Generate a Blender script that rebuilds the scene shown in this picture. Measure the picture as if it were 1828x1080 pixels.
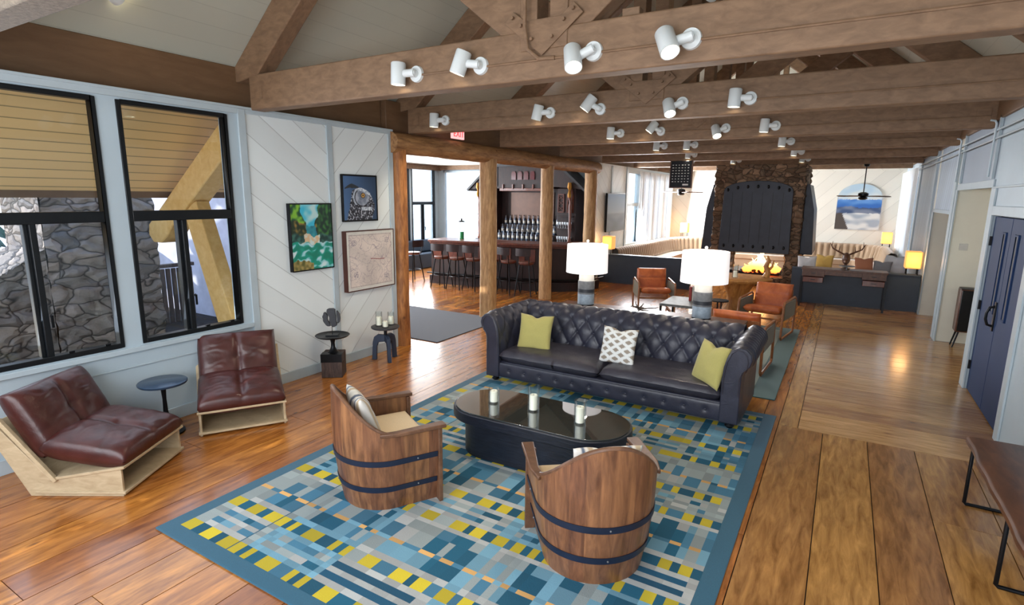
import bpy, bmesh, math, random
from mathutils import Vector, Matrix, noise
random.seed(7)
PI = math.pi
C = bpy.context.scene.collection
for o in list(bpy.data.objects): bpy.data.objects.remove(o)
sc = bpy.context.scene

# ------------------------------------------------------------------ camera
yaw, pitch, roll, FPX = 0.533588, 0.189386, 0.011089, 992.56
f0 = Vector((-math.sin(yaw), math.cos(yaw), 0)); r0 = Vector((math.cos(yaw), math.sin(yaw), 0)); u0 = Vector((0, 0, 1))
fw = f0*math.cos(pitch) - u0*math.sin(pitch); up = f0*math.sin(pitch) + u0*math.cos(pitch)
rt = r0*math.cos(roll) + up*math.sin(roll); up2 = -r0*math.sin(roll) + up*math.cos(roll)
cd = bpy.data.cameras.new('camera'); cam = bpy.data.objects.new('camera', cd); C.objects.link(cam)
cam.matrix_world = Matrix(((rt.x, up2.x, -fw.x, 0), (rt.y, up2.y, -fw.y, 0), (rt.z, up2.z, -fw.z, 2.15), (0, 0, 0, 1)))
cd.sensor_fit = 'HORIZONTAL'; cd.sensor_width = 36; cd.lens = FPX/1828*36; cd.clip_start = .05; cd.clip_end = 300
sc.camera = cam

# ------------------------------------------------------------------ view, world, sun, daylight fills
sc.view_settings.view_transform = 'Standard'; sc.view_settings.look = 'None'
sc.view_settings.gamma = 1; sc.view_settings.use_curve_mapping = False
sc.view_settings.exposure = 0.12
w = bpy.data.worlds.new('sky'); sc.world = w; w.use_nodes = True
nt = w.node_tree; bg = nt.nodes['Background']
tc = nt.nodes.new('ShaderNodeTexCoord'); sx = nt.nodes.new('ShaderNodeSeparateXYZ'); rp = nt.nodes.new('ShaderNodeValToRGB')
nt.links.new(tc.outputs['Generated'], sx.inputs[0]); nt.links.new(sx.outputs['Z'], rp.inputs[0]); nt.links.new(rp.outputs[0], bg.inputs[0])
rp.color_ramp.elements[0].color = (.95, .97, 1, 1); rp.color_ramp.elements[1].color = (.35, .58, 1, 1)
rp.color_ramp.elements[0].position = .02; rp.color_ramp.elements[1].position = .7
bg.inputs[1].default_value = 2.0
def light(kind, name, loc, energy, color=(1, 1, 1), direction=None, **kw):
    l = bpy.data.lights.new(name, kind); l.energy = energy; l.color = color
    for k, v in kw.items(): setattr(l, k, v)
    o = bpy.data.objects.new(name, l); C.objects.link(o); o.location = loc
    if direction is not None: o.rotation_euler = Vector(direction).to_track_quat('-Z', 'Y').to_euler()
    return o
light('SUN', 'sun', (0, -20, 10), 7.0, (1, .93, .82), (.74, .45, -.50), angle=.009)
light('AREA', 'soffit_fill', (-7.4, 1.6, -.1), 420, (1, .84, .62), (0.1, .1, 1), shape='RECTANGLE', size=2.6, size_y=6)  # added upward light outside, standing in for ground bounce on the soffit
# area fills added inside the window openings, standing in for daylight
light('AREA', 'window_fill', (-1.6, -1.35, 2.3), 300, (.95, .97, 1), (0.05, 1, 0), shape='RECTANGLE', size=6.2, size_y=2.4)  # fill behind the camera, at openings out of view
light('AREA', 'window_fill', (-5.2, 1.6, 1.9), 40, (.7, .83, 1), (1, 0, -.25), shape='RECTANGLE', size=3.6, size_y=2.0)
light('AREA', 'window_fill', (-5.1, 17.5, 1.9), 700, (.95, .97, 1), (1, -.15, -.1), shape='RECTANGLE', size=4.4, size_y=2.0, specular_factor=.35)
light('AREA', 'window_fill', (-10.9, 10.5, 1.9), 420, (.9, .95, 1), (1, 0, -.1), shape='RECTANGLE', size=6.5, size_y=2.0, specular_factor=.4)

# ------------------------------------------------------------------ mesh helpers
class MB:
    def __init__(s): s.v = []; s.f = []; s.fa = []
    def add(s, vs, fs, a=0.0):
        n = len(s.v); s.v += [tuple(v) for v in vs]
        for f in fs: s.f.append(tuple(i+n for i in f)); s.fa.append(a)
        return s
    def box(s, c, d, rz=0, M=None, a=0.0):
        x, y, z = d[0]/2, d[1]/2, d[2]/2
        vs = [Vector(p) for p in ((-x,-y,-z),(x,-y,-z),(x,y,-z),(-x,y,-z),(-x,-y,z),(x,-y,z),(x,y,z),(-x,y,z))]
        R = M if M is not None else Matrix.Rotation(rz, 3, 'Z')
        vs = [R @ v + Vector(c) for v in vs]
        return s.add(vs, [(0,3,2,1),(4,5,6,7),(0,1,5,4),(1,2,6,5),(2,3,7,6),(3,0,4,7)], a)
    def bb(s, a, b, at=0.0):
        return s.box([(a[i]+b[i])/2 for i in range(3)], [abs(b[i]-a[i]) for i in range(3)], a=at)
    def bar(s, p, q, wd, hd, side=None, a=0.0):     # rectangular bar from p to q
        p, q = Vector(p), Vector(q); d = q-p; L = d.length; d.normalize()
        sd = Vector(side) if side else (Vector((0,0,1)) if abs(d.z) < .95 else Vector((0,1,0)))
        x = d.cross(sd).normalized(); y = x.cross(d).normalized()
        vs = []
        for e in (p, q):
            for i, j in ((-1,-1),(1,-1),(1,1),(-1,1)): vs.append(e + x*i*wd/2 + y*j*hd/2)
        return s.add(vs, [(0,1,2,3),(7,6,5,4),(0,4,5,1),(1,5,6,2),(2,6,7,3),(3,7,4,0)], a)
    def cyl(s, p, q, r0, r1=None, n=20, cap=True):
        r1 = r0 if r1 is None else r1
        return s.tube([p, q], [r0, r1], n, cap)
    def tube(s, pts, r, n=10, cap=True, closed=False):
        pts = [Vector(p) for p in pts]; m = len(pts); rs = r if isinstance(r, (list, tuple)) else [r]*m
        vs = []; prev = None
        for i, p in enumerate(pts):
            if closed: t = pts[(i+1) % m]-pts[i-1]
            else: t = pts[min(i+1, m-1)]-pts[max(i-1, 0)]
            t.normalize()
            if prev is None:
                a = Vector((0,0,1)) if abs(t.z) < .9 else Vector((1,0,0)); x = t.cross(a).normalized()
            else: x = (prev - t*prev.dot(t)).normalized()
            prev = x; y = t.cross(x)
            for k in range(n):
                an = 2*PI*k/n; vs.append(p + (x*math.cos(an)+y*math.sin(an))*rs[i])
        fs = []
        for i in range(m if closed else m-1):
            j = (i+1) % m
            for k in range(n): fs.append((i*n+k, i*n+(k+1) % n, j*n+(k+1) % n, j*n+k))
        if cap and not closed: fs += [tuple(range(n))[::-1], tuple(range((m-1)*n, m*n))]
        return s.add(vs, fs)
    def lathe(s, prof, n=32, c=(0,0,0), cap=True):
        vs = []; m = len(prof)
        for r, z in prof:
            for k in range(n):
                a = 2*PI*k/n; vs.append((c[0]+r*math.cos(a), c[1]+r*math.sin(a), c[2]+z))
        fs = [(i*n+k, i*n+(k+1) % n, (i+1)*n+(k+1) % n, (i+1)*n+k) for i in range(m-1) for k in range(n)]
        if cap:
            if prof[0][0] > 1e-4: fs.append(tuple(range(n))[::-1])
            if prof[-1][0] > 1e-4: fs.append(tuple(range((m-1)*n, m*n)))
        return s.add(vs, fs)
    def prism(s, poly, d0, d1, axis='Z'):           # poly 2D; extruded along axis
        def P(a, b, d): return {'Z': (a, b, d), 'X': (d, a, b), 'Y': (a, d, b)}[axis]
        n = len(poly); vs = [P(a, b, d0) for a, b in poly]+[P(a, b, d1) for a, b in poly]
        return s.add(vs, [tuple(range(n))[::-1], tuple(range(n, 2*n))]+[(i, (i+1) % n, n+(i+1) % n, n+i) for i in range(n)])
    def grid(s, fn, nu, nv, cu=False, cv=False):
        vs = [fn(i/nu, j/nv) for i in range(nu if cu else nu+1) for j in range(nv if cv else nv+1)]
        W = nv if cv else nv+1; fs = []
        for i in range(nu):
            i2 = (i+1) % nu if cu else i+1
            for j in range(nv):
                j2 = (j+1) % nv if cv else j+1
                fs.append((i*W+j, i2*W+j, i2*W+j2, i*W+j2))
        return s.add(vs, fs)
    def ell(s, c, r, n=16, m=10):
        def fn(u, v):
            a = 2*PI*u; b = PI*(v-.5)
            return (c[0]+r[0]*math.cos(b)*math.cos(a), c[1]+r[1]*math.cos(b)*math.sin(a), c[2]+r[2]*math.sin(b))
        return s.grid(fn, n, m, cu=True)
    def build(s, name, m, parent=None, smooth=True, bevel=0, sub=0, label=None, loc=None, rz=0, seg=2, ang=38):
        me = bpy.data.meshes.new(name); me.from_pydata(s.v, [], s.f)
        if any(s.fa):
            at = me.attributes.new('rnd', 'FLOAT', 'FACE'); at.data.foreach_set('value', s.fa)
        bm = bmesh.new(); bm.from_mesh(me)
        bmesh.ops.remove_doubles(bm, verts=bm.verts, dist=1e-5)
        bmesh.ops.recalc_face_normals(bm, faces=bm.faces)
        if smooth:
            for f in bm.faces: f.smooth = True
            for e in bm.edges:
                if len(e.link_faces) == 2 and e.calc_face_angle(0) > math.radians(ang): e.smooth = False
        bm.to_mesh(me); bm.free()
        me.materials.append(m)
        o = bpy.data.objects.new(name, me); C.objects.link(o)
        if parent: o.parent = parent
        if loc: o.location = loc
        o.rotation_euler.z = rz
        if bevel:
            b = o.modifiers.new('bevel', 'BEVEL'); b.width = bevel; b.segments = seg; b.limit_method = 'ANGLE'; b.angle_limit = math.radians(40); b.harden_normals = False
        if sub:
            b = o.modifiers.new('sub', 'SUBSURF'); b.levels = sub; b.render_levels = sub
        if label: o['label'] = label
        return o
def tag(o, label, cat, group=None, kind=None):
    o['label'] = label; o['category'] = cat
    if group: o['group'] = group
    if kind: o['kind'] = kind
    return o
def struct(o): o['kind'] = 'structure'; return o
def thing(name, label, cat, loc=(0,0,0), rz=0, group=None):
    o = bpy.data.objects.new(name, None); C.objects.link(o); o.location = loc; o.rotation_euler.z = rz; o.empty_display_size = .1
    return tag(o, label, cat, group)
def dup(root, loc, rz=None, label=None, group=None, scale=None):
    r = root.copy(); C.objects.link(r); r.location = loc
    if rz is not None: r.rotation_euler.z = rz
    if scale: r.scale = scale
    if label: r['label'] = label
    if group: r['group'] = group
    for ch in list(root.children):
        c = ch.copy(); C.objects.link(c); c.parent = r
        for g in list(ch.children):
            d = g.copy(); C.objects.link(d); d.parent = c
    return r

# ------------------------------------------------------------------ materials
def srgb(r, g, b):
    return tuple(((c/255)/12.92 if c/255 <= .04045 else ((c/255+.055)/1.055)**2.4) for c in (r, g, b))+(1,)
class N:
    def __init__(s, name):
        s.m = bpy.data.materials.new(name); s.m.use_nodes = True; s.t = s.m.node_tree; s.b = s.t.nodes['Principled BSDF']
    def n(s, kind, **kw):
        x = s.t.nodes.new('ShaderNode'+kind)
        for k, v in kw.items(): setattr(x, k, v)
        return x
    def l(s, a, b): s.t.links.new(a, b)
    def coord(s, scale=(1,1,1), rot=(0,0,0), loc=(0,0,0), out='Object'):
        t = s.n('TexCoord'); m = s.n('Mapping'); m.inputs['Scale'].default_value = scale; m.inputs['Rotation'].default_value = rot; m.inputs['Location'].default_value = loc
        s.l(t.outputs[out], m.inputs[0]); return m.outputs[0]
    def noise(s, vec, sc_, det=4, rough=.55, dist=0):
        x = s.n('TexNoise'); x.inputs['Scale'].default_value = sc_; x.inputs['Detail'].default_value = det; x.inputs['Roughness'].default_value = rough; x.inputs['Distortion'].default_value = dist
        if vec is not None: s.l(vec, x.inputs['Vector'])
        return x.outputs['Fac']
    def ramp(s, fac, stops):
        r = s.n('ValToRGB'); e = r.color_ramp.elements
        while len(e) > 1: e.remove(e[-1])
        e[0].position = stops[0][0]; e[0].color = stops[0][1]
        for p, c in stops[1:]:
            q = e.new(p); q.color = c
        s.l(fac, r.inputs[0]); return r.outputs[0]
    def math(s, op, a, b=None, c=None):
        x = s.n('Math', operation=op)
        for i, v in enumerate((a, b, c)):
            if v is None: continue
            if isinstance(v, (int, float)): x.inputs[i].default_value = v
            else: s.l(v, x.inputs[i])
        return x.outputs[0]
    def mix(s, fac, a, b, mode='MIX'):
        x = s.n('Mix', data_type='RGBA', blend_type=mode)
        for i, v in ((0, fac), (6, a), (7, b)):
            if isinstance(v, (int, float, tuple)): x.inputs[i].default_value = v
            else: s.l(v, x.inputs[i])
        return x.outputs[2]
    def bump(s, h, strength=.3, dist=.01, nrm=None):
        b = s.n('Bump'); b.inputs['Strength'].default_value = strength; b.inputs['Distance'].default_value = dist
        s.l(h, b.inputs['Height'])
        if nrm is not None: s.l(nrm, b.inputs['Normal'])
        s.l(b.outputs[0], s.b.inputs['Normal']); return b.outputs[0]
    def set(s, **kw):
        names = dict(color='Base Color', rough='Roughness', metal='Metallic', coat='Coat Weight', coatr='Coat Roughness', spec='Specular IOR Level', sheen='Sheen Weight', emis='Emission Color', emstr='Emission Strength', alpha='Alpha', trans='Transmission Weight', sss='Subsurface Weight')
        for k, v in kw.items():
            i = s.b.inputs[names[k]]
            if isinstance(v, (int, float, tuple)): i.default_value = v
            else: s.l(v, i)
        return s
def plain(name, rgb, rough=.5, metal=0, var=.12, vs=6, bump=0, bs=80, **kw):
    n = N(name); c = srgb(*rgb); v = n.noise(n.coord(), vs, 5)
    d = tuple(x*(1-var) for x in c[:3])+(1,); l = tuple(min(1, x*(1+var)) for x in c[:3])+(1,)
    n.set(color=n.ramp(v, [(.3, d), (.7, l)]), rough=rough, metal=metal, **kw)
    if bump: n.bump(n.noise(n.coord(), bs, 3), bump, .004)
    return n.m
def wood(name, dark, light_, scale=(1,1,1), rough=.5, grain=9, bump=.15, rnd=False, knots=False, **kw):
    n = N(name); v = n.coord(scale)
    if rnd:
        a = n.n('Attribute', attribute_name='rnd'); cb = n.n('CombineXYZ'); m = n.math('MULTIPLY', a.outputs['Fac'], 37.0)
        n.l(m, cb.inputs[0]); n.l(m, cb.inputs[1]); n.l(m, cb.inputs[2]); ad = n.n('VectorMath', operation='ADD'); n.l(v, ad.inputs[0]); n.l(cb.outputs[0], ad.inputs[1]); v = ad.outputs[0]
    g = n.noise(v, grain, 7, .62, .5); big = n.noise(v, grain*.22, 3, .5, .3)
    col = n.ramp(g, [(.3, srgb(*dark)), (.52, tuple((a+b)/2 for a, b in zip(srgb(*dark), srgb(*light_)))), (.72, srgb(*light_))])
    col = n.mix(n.math('MULTIPLY', big, .38), col, srgb(*dark), 'MIX')
    if rnd:
        hv = n.n('HueSaturation'); n.l(col, hv.inputs['Color']); n.l(n.math('MULTIPLY_ADD', a.outputs['Fac'], .5, .72), hv.inputs['Value']); n.l(n.math('MULTIPLY_ADD', a.outputs['Fac'], .014, .493), hv.inputs['Hue']); col = hv.outputs[0]
    if knots:
        vo = n.n('TexVoronoi'); vo.inputs['Scale'].default_value = 2.1
        mp = n.n('VectorMath', operation='MULTIPLY'); mp.inputs[1].default_value = knots
        n.l(v, mp.inputs[0]); n.l(mp.outputs[0], vo.inputs['Vector'])
        k = n.ramp(vo.outputs['Distance'], [(.02, (1,1,1,1)), (.09, (0,0,0,1))]); col = n.mix(n.math('MULTIPLY', k, .75), col, srgb(70, 35, 15))
    n.set(color=col, rough=rough, **kw)
    if bump: n.bump(g, bump, .006)
    return n.m
def planks(name, rgb, expr, width, rough=.45, groove=.5, var=.06, gw=.03):
    # straight boards: expr = (ax, ay, az) direction across the boards
    n = N(name); t = n.coord(); dp = n.n('VectorMath', operation='DOT_PRODUCT'); n.l(t, dp.inputs[0]); dp.inputs[1].default_value = expr
    q = n.math('DIVIDE', dp.outputs['Value'], width); fr = n.math('FRACT', q); fl = n.math('FLOOR', q)
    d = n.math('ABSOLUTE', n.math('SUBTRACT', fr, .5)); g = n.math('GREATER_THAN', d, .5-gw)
    c = srgb(*rgb); wn = n.n('TexWhiteNoise', noise_dimensions='1D'); n.l(fl, wn.inputs['W'])
    col = n.mix(wn.outputs['Value'], tuple(x*(1-var) for x in c[:3])+(1,), tuple(min(1, x*(1+var)) for x in c[:3])+(1,))
    col = n.mix(n.math('MULTIPLY', n.noise(t, 3, 5), .25), col, tuple(x*.8 for x in c[:3])+(1,))
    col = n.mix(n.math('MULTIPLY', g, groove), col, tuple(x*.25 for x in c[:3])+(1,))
    n.set(color=col, rough=rough)
    n.bump(n.math('SUBTRACT', n.math('MULTIPLY', n.noise(t, 40, 3), .08), g), .5, .006)
    return n.m
def glassy(name, tint=(.93, .97, 1, 1), refl=.09, rough=0):
    n = N(name); n.t.nodes.remove(n.b); tr = n.n('BsdfTransparent'); tr.inputs[0].default_value = tint; gl = n.n('BsdfGlossy'); gl.inputs['Roughness'].default_value = rough
    lw = n.n('LayerWeight'); lw.inputs[0].default_value = .35; mx = n.n('MixShader'); n.l(n.math('MULTIPLY_ADD', lw.outputs['Fresnel'], .4, refl*.1), mx.inputs[0])
    n.l(tr.outputs[0], mx.inputs[1]); n.l(gl.outputs[0], mx.inputs[2]); n.l(mx.outputs[0], n.t.nodes['Material Output'].inputs[0]); return n.m
def emit(name, rgb, strength, base=None):
    n = N(name); c = rgb if len(rgb) == 4 else srgb(*rgb); n.set(color=c, emis=c, emstr=strength, rough=.6); return n.m
def vcol(name, rough=.8, coat=0, bump=0):
    n = N(name); a = n.n('Attribute', attribute_name='paint'); n.set(color=a.outputs['Color'], rough=rough, coat=coat)
    if bump: n.bump(n.noise(n.coord(), 260, 2), bump, .004)
    return n.m
def leather(name, rgb, rough=.33, var=.25, wr=.35, light_=None):
    n = N(name); c = srgb(*rgb); t = n.coord(); v = n.noise(t, 5, 6, .6, .8)
    hi = srgb(*light_) if light_ else tuple(min(1, x*(1+var)) for x in c[:3])+(1,)
    col = n.ramp(v, [(.3, tuple(x*(1-var) for x in c[:3])+(1,)), (.72, hi)])
    n.set(color=col, rough=n.math('MULTIPLY_ADD', v, .25, rough-.1), spec=.5)
    vo = n.n('TexVoronoi'); vo.inputs['Scale'].default_value = 220; n.l(t, vo.inputs['Vector'])
    wv = n.noise(t, 9, 4, .6, 1.5)
    n.bump(n.math('ADD', n.math('MULTIPLY', vo.outputs['Distance'], .12), wv), wr, .012)
    return n.m
def fabric(name, rgb, var=.12, sc_=300, rough=.9, bump=.3, sheen=.2):
    n = N(name); c = srgb(*rgb); t = n.coord(); v = n.noise(t, sc_, 2)
    n.set(color=n.ramp(v, [(.3, tuple(x*(1-var) for x in c[:3])+(1,)), (.7, tuple(min(1, x*(1+var)) for x in c[:3])+(1,))]), rough=rough, sheen=sheen)
    n.bump(v, bump, .003); return n.m
def stone(name, cols, sc_=4.5, mapscale=(1,1,1)):
    n = N(name); t = n.coord(mapscale); nz = n.n('TexNoise'); nz.inputs['Scale'].default_value = 2.5; n.l(t, nz.inputs['Vector'])
    md = n.n('VectorMath', operation='MULTIPLY_ADD'); n.l(nz.outputs['Color'], md.inputs[0]); md.inputs[1].default_value = (.35,.35,.35); n.l(t, md.inputs[2])
    vo = n.n('TexVoronoi'); vo.inputs['Scale'].default_value = sc_; n.l(md.outputs[0], vo.inputs['Vector'])
    ve = n.n('TexVoronoi', feature='DISTANCE_TO_EDGE'); ve.inputs['Scale'].default_value = sc_; n.l(md.outputs[0], ve.inputs['Vector'])
    bw = n.n('SeparateColor'); n.l(vo.outputs['Color'], bw.inputs[0]); k = len(cols)
    col = n.ramp(bw.outputs[0], [(i/(k-1), srgb(*c)) for i, c in enumerate(cols)])
    fine = n.noise(t, 30, 6, .65); col = n.mix(n.math('MULTIPLY', fine, .7), col, n.mix(.5, col, (.02,.018,.015,1)))
    gr = n.ramp(ve.outputs['Distance'], [(.0, (1,1,1,1)), (.06, (0,0,0,1))]); col = n.mix(gr, col, srgb(48, 42, 38))
    n.set(color=col, rough=.85)
    h = n.math('ADD', n.math('MINIMUM', n.math('MULTIPLY', ve.outputs['Distance'], 4), 1.0), n.math('MULTIPLY', fine, .35)); n.bump(h, .9, .05)
    return n.m

M = {}
M['wall_white'] = plain('cool white paint with backlit shade', (176, 192, 202), .45, var=.04, vs=2, bump=.05)  # darker than the boards: backlit shade of the window wall put into the colour
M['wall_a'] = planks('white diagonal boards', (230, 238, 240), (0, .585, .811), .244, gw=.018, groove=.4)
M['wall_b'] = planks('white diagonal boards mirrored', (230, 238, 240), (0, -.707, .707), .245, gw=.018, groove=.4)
M['wall_c'] = planks('white boards far wall', (222, 220, 210), (.707, 0, .707), .3, gw=.02, groove=.25)
M['wall_d'] = planks('white boards far wall mirrored', (222, 220, 210), (-.707, 0, .707), .3, gw=.02, groove=.25)
M['wall_r'] = planks('blue white diagonal boards', (180, 195, 210), (0, .9, .43), .2, gw=.05, groove=.5)
M['panel_grey'] = plain('grey blue wall panel', (150, 162, 176), .5, var=.06, vs=1.5, bump=.1)
M['cream'] = plain('cream wall paint', (236, 234, 220), .5, var=.04, vs=2)
M['trim'] = plain('trim paint', (178, 192, 200), .4, var=.04)
M['ceiling'] = planks('ceiling boards', (188, 190, 178), (.771, 0, .636), .19, gw=.014, groove=.25, var=.025)
M['beam'] = wood('brown painted timber', (112, 86, 64), (150, 119, 92), (1.2, 3, 3), .6, 6, .25)
M['beam_dark'] = wood('dark brown painted timber', (104, 76, 52), (124, 94, 68), (3, .6, 3), .55, 5, .2)
M['beam_rough'] = wood('weathered grey brown timber', (92, 82, 72), (140, 128, 112), (3, 3, 3), .8, 14, .6)
M['floor'] = wood('honey pine boards', (118, 64, 24), (216, 140, 64), (2.6, .38, 1), .24, 7.5, .1, rnd=True, knots=(.8, 2.2, 1), coat=.35, coatr=.12)
M['floor_r'] = wood('tan pine boards', (124, 82, 42), (206, 150, 88), (2.6, .38, 1), .22, 8, .25, rnd=True, knots=(.8, 2.2, 1), coat=.35, coatr=.12)
M['floor_x'] = wood('honey pine cross boards', (150, 106, 64), (224, 176, 122), (.38, 2.6, 1), .24, 7.5, .15, rnd=True, knots=(2.2, .8, 1), coat=.35, coatr=.12)
M['gap'] = plain('dark floor gap', (40, 22, 10), .8)
M['log'] = wood('peeled log wood', (140, 98, 58), (222, 182, 128), (3, 3, .5), .6, 8, .7, knots=(.5, .5, 2.5))
M['log_red'] = wood('reddish peeled log wood', (110, 58, 24), (220, 150, 82), (3, 3, .5), .55, 8, .8, knots=(.5, .5, 2.5))
M['log_y'] = wood('peeled log beam wood', (112, 74, 42), (204, 156, 104), (3, .5, 3), .6, 7, .7, knots=(.5, 2.5, .5))
M['black_metal'] = plain('black metal', (22, 24, 28), .35, .6, var=.2)
M['black_frame'] = plain('black window frame', (18, 22, 26), .4, .3)
M['glass'] = glassy('window glass')
M['clear'] = glassy('clear glass', (.96, .98, .98, 1), .12)
M['sofa'] = leather('dark charcoal leather', (47, 48, 62), .36, .22, .25)
M['sofa_seat'] = leather('dark charcoal seat leather', (54, 52, 62), .34, .22, .4)
M['burg'] = leather('burgundy brown leather', (66, 27, 23), .32, .3, .2)
M['orange'] = leather('cognac leather', (176, 78, 32), .4, .3, .35, (212, 116, 60))
M['ply'] = wood('pale plywood', (170, 148, 116), (206, 186, 152), (1, 1, 3), .5, 8, .06)
M['barrel'] = wood('oak barrel staves', (82, 50, 34), (166, 114, 76), (3.5, 3.5, .5), .42, 6, .25, rnd=True, knots=(.5, .5, 1.3), coat=.15)
M['barrel_cap'] = wood('oak barrel rim', (78, 52, 38), (132, 94, 68), (2, 2, 2), .38, 5, .2)
M['hoop'] = plain('blue black iron hoop', (34, 44, 66), .45, .4)
M['blackwood'] = wood('black stained wood', (14, 18, 28), (36, 42, 56), (1, 3, 8), .4, 8, .3)
M['mirror_top'] = plain('dark glass top', (46, 52, 50), .03, 0, var=.02, coat=1.0, coatr=.0, spec=1.0)
M['candle'] = plain('white wax', (245, 240, 222), .4, var=.02, emis=(1, .9, .7, 1), emstr=.12)  # faint glow put into the wax itself; no flame
M['yellow'] = fabric('chartreuse velvet', (180, 170, 100), sheen=.2)
M['cream_fab'] = fabric('cream cushion fabric', (226, 200, 160))
M['shade'] = emit('white lamp shade', (250, 244, 242), .62)
M['shade_warm'] = emit('amber lamp shade', (250, 174, 92), .85)
M['spot_white'] = plain('white enamel', (222, 228, 230), .35, var=.02)
M['bulb'] = emit('bulb', (255, 240, 205), 14)
M['door_blue'] = plain('navy blue door paint', (16, 46, 88), .6, var=.12, vs=1.2, spec=.25)
M['slate'] = plain('slate blue paint', (50, 62, 78), .5, var=.1)
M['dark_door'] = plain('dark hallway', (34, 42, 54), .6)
M['banq'] = fabric('taupe channel velvet', (152, 128, 102), sheen=.4)
M['stone_in'] = stone('fieldstone fireplace', [(96, 76, 62), (150, 122, 98), (120, 102, 86), (172, 142, 116), (108, 88, 70)], 5.5, (1, 1, 1.6))
M['stone_out'] = stone('outdoor fieldstone', [(124, 118, 116), (160, 148, 140), (140, 130, 126), (186, 170, 160), (132, 122, 116)], 3.6, (1, 1, 1.7))
M['hood'] = plain('dark iron hood', (44, 48, 58), .45, .35, var=.15)
M['bar_dark'] = wood('dark mahogany', (24, 15, 18), (58, 34, 32), (3, 3, .8), .55, 6, .15)
M['bar_red'] = wood('red mahogany', (74, 34, 24), (128, 66, 44), (3, 3, .8), .35, 6, .15, coat=.3)
M['soffit'] = planks('pale yellow soffit boards', (246, 204, 142), (.771, 0, .636), .13, gw=.05, groove=.75, var=.03)
M['glulam'] = wood('yellow glulam timber', (214, 166, 92), (240, 202, 134), (2, 2, 2), .6, 6, .2)
M['outwall'] = plain('pale outer wall', (214, 210, 222), .7)
M['ground'] = plain('pale patio', (214, 210, 204), .9, var=.1, vs=3)
M['fence'] = wood('weathered fence wood', (70, 58, 50), (112, 96, 84), (3, 3, .6), .7)
M['sheer'] = None
M['walnut'] = wood('walnut', (64, 36, 24), (112, 70, 46), (3, .8, 3), .4, 6, .2)
M['bentwood'] = wood('bent beech wood', (124, 72, 36), (168, 106, 60), (2, 2, 2), .4)
M['canvas_olive'] = fabric('olive canvas', (104, 98, 78))
M['stump'] = wood('tree stump wood', (140, 84, 34), (216, 160, 86), (3, 3, .6), .5, 4, .4)
M['cer_w'] = plain('white ceramic', (214, 214, 208), .4)
M['cer_g'] = plain('grey ceramic', (108, 110, 112), .5, var=.3, vs=20)
M['cer_d'] = plain('dark ceramic', (44, 46, 52), .5)
M['cer_b'] = plain('pale blue ceramic', (150, 164, 176), .5, var=.2, vs=20)
n = N('sheer curtain'); n.t.nodes.remove(n.b); d_ = n.n('BsdfDiffuse'); d_.inputs[0].default_value = (.9,.9,.88,1); t_ = n.n('BsdfTranslucent'); t_.inputs[0].default_value = (.95,.95,.95,1); tt = n.n('BsdfTransparent')
m1 = n.n('MixShader'); m1.inputs[0].default_value = .6; n.l(d_.outputs[0], m1.inputs[1]); n.l(t_.outputs[0], m1.inputs[2]); m2 = n.n('MixShader'); m2.inputs[0].default_value = .25; n.l(m1.outputs[0], m2.inputs[1]); n.l(tt.outputs[0], m2.inputs[2]); n.l(m2.outputs[0], n.t.nodes['Material Output'].inputs[0]); M['sheer'] = n.m
M['paint'] = vcol('painted picture', .55)
M['rugpaint'] = vcol('woven rug pile', .95, bump=.5)

def painted(name, wd, ht, nx, ny, fn, parent=None, m='paint', plane='XZ', thick=0, cells=None):
    """flat grid carrying a painted picture; fn(u, v) -> srgb tuple, v up"""
    me = bpy.data.meshes.new(name); vs = []; fs = []; cs = []
    for j in range(ny+1):
        for i in range(nx+1):
            u, v = i/nx, j/ny; x = (u-.5)*wd; z = (v-.5)*ht
            vs.append((x, 0, z) if plane == 'XZ' else ((0, x, z) if plane == 'YZ' else (x, z, 0))); cs.append(srgb(*[max(0, min(255, c)) for c in fn(u, v)]))
    for j in range(ny):
        for i in range(nx):
            a = j*(nx+1)+i; fs.append((a, a+1, a+nx+2, a+nx+1))
    me.from_pydata(vs, [], fs); at = me.color_attributes.new('paint', 'FLOAT_COLOR', 'POINT')
    for k, c in enumerate(cs): at.data[k].color = c
    me.materials.append(M[m]); o = bpy.data.objects.new(name, me); C.objects.link(o)
    if parent: o.parent = parent
    return o
def nz(x, y, z=0): return noise.noise(Vector((x, y, z)))
def lerp(a, b, t): t = max(0, min(1, t)); return tuple(a[i]+(b[i]-a[i])*t for i in range(3))

# ================================================================== ROOM SHELL
XL, XR, YB, YF = -5.36, 1.40, 20.0, -1.6
SL = .826
def zc(x): return 3.32+SL*(x+5.67) if x < -1.98 else 3.32+SL*(1.71-x)   # underside of the ceiling
RIDGE = zc(-1.98)
def plank_field(name, m, x0, x1, y0, y1, along, widths, seed, gaplen=4.2):
    rd = random.Random(seed); mb = MB(); g = .003
    if along == 'Y':
        x = x0
        while x < x1-.01:
            wd = rd.choice(widths); xe = min(x+wd, x1); y = y0-rd.random()*2
            while y < y1:
                L = gaplen*(.7+.6*rd.random()); ya, yb = max(y, y0), min(y+L, y1)
                if yb > ya: mb.bb((x+g, ya+g*.7, -.02), (xe-g, yb-g*.7, 0), .05+.95*rd.random())
                y += L
            x = xe
    else:
        y = y0
        while y < y1-.01:
            wd = rd.choice(widths); ye = min(y+wd, y1); mb.bb((x0+g, y+g, -.02), (x1-g, ye-g, 0), .05+.95*rd.random()); y = ye
    return struct(mb.build(name, M[m], smooth=False))
mb = MB(); mb.bb((-11.4, YF, -.2), (2.7, 20.4, -.012)); struct(mb.build('floor', M['gap'], smooth=False))
plank_field('floor', 'floor', XL, -.35, YF, YB, 'Y', (.27, .3, .33), 3)
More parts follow.
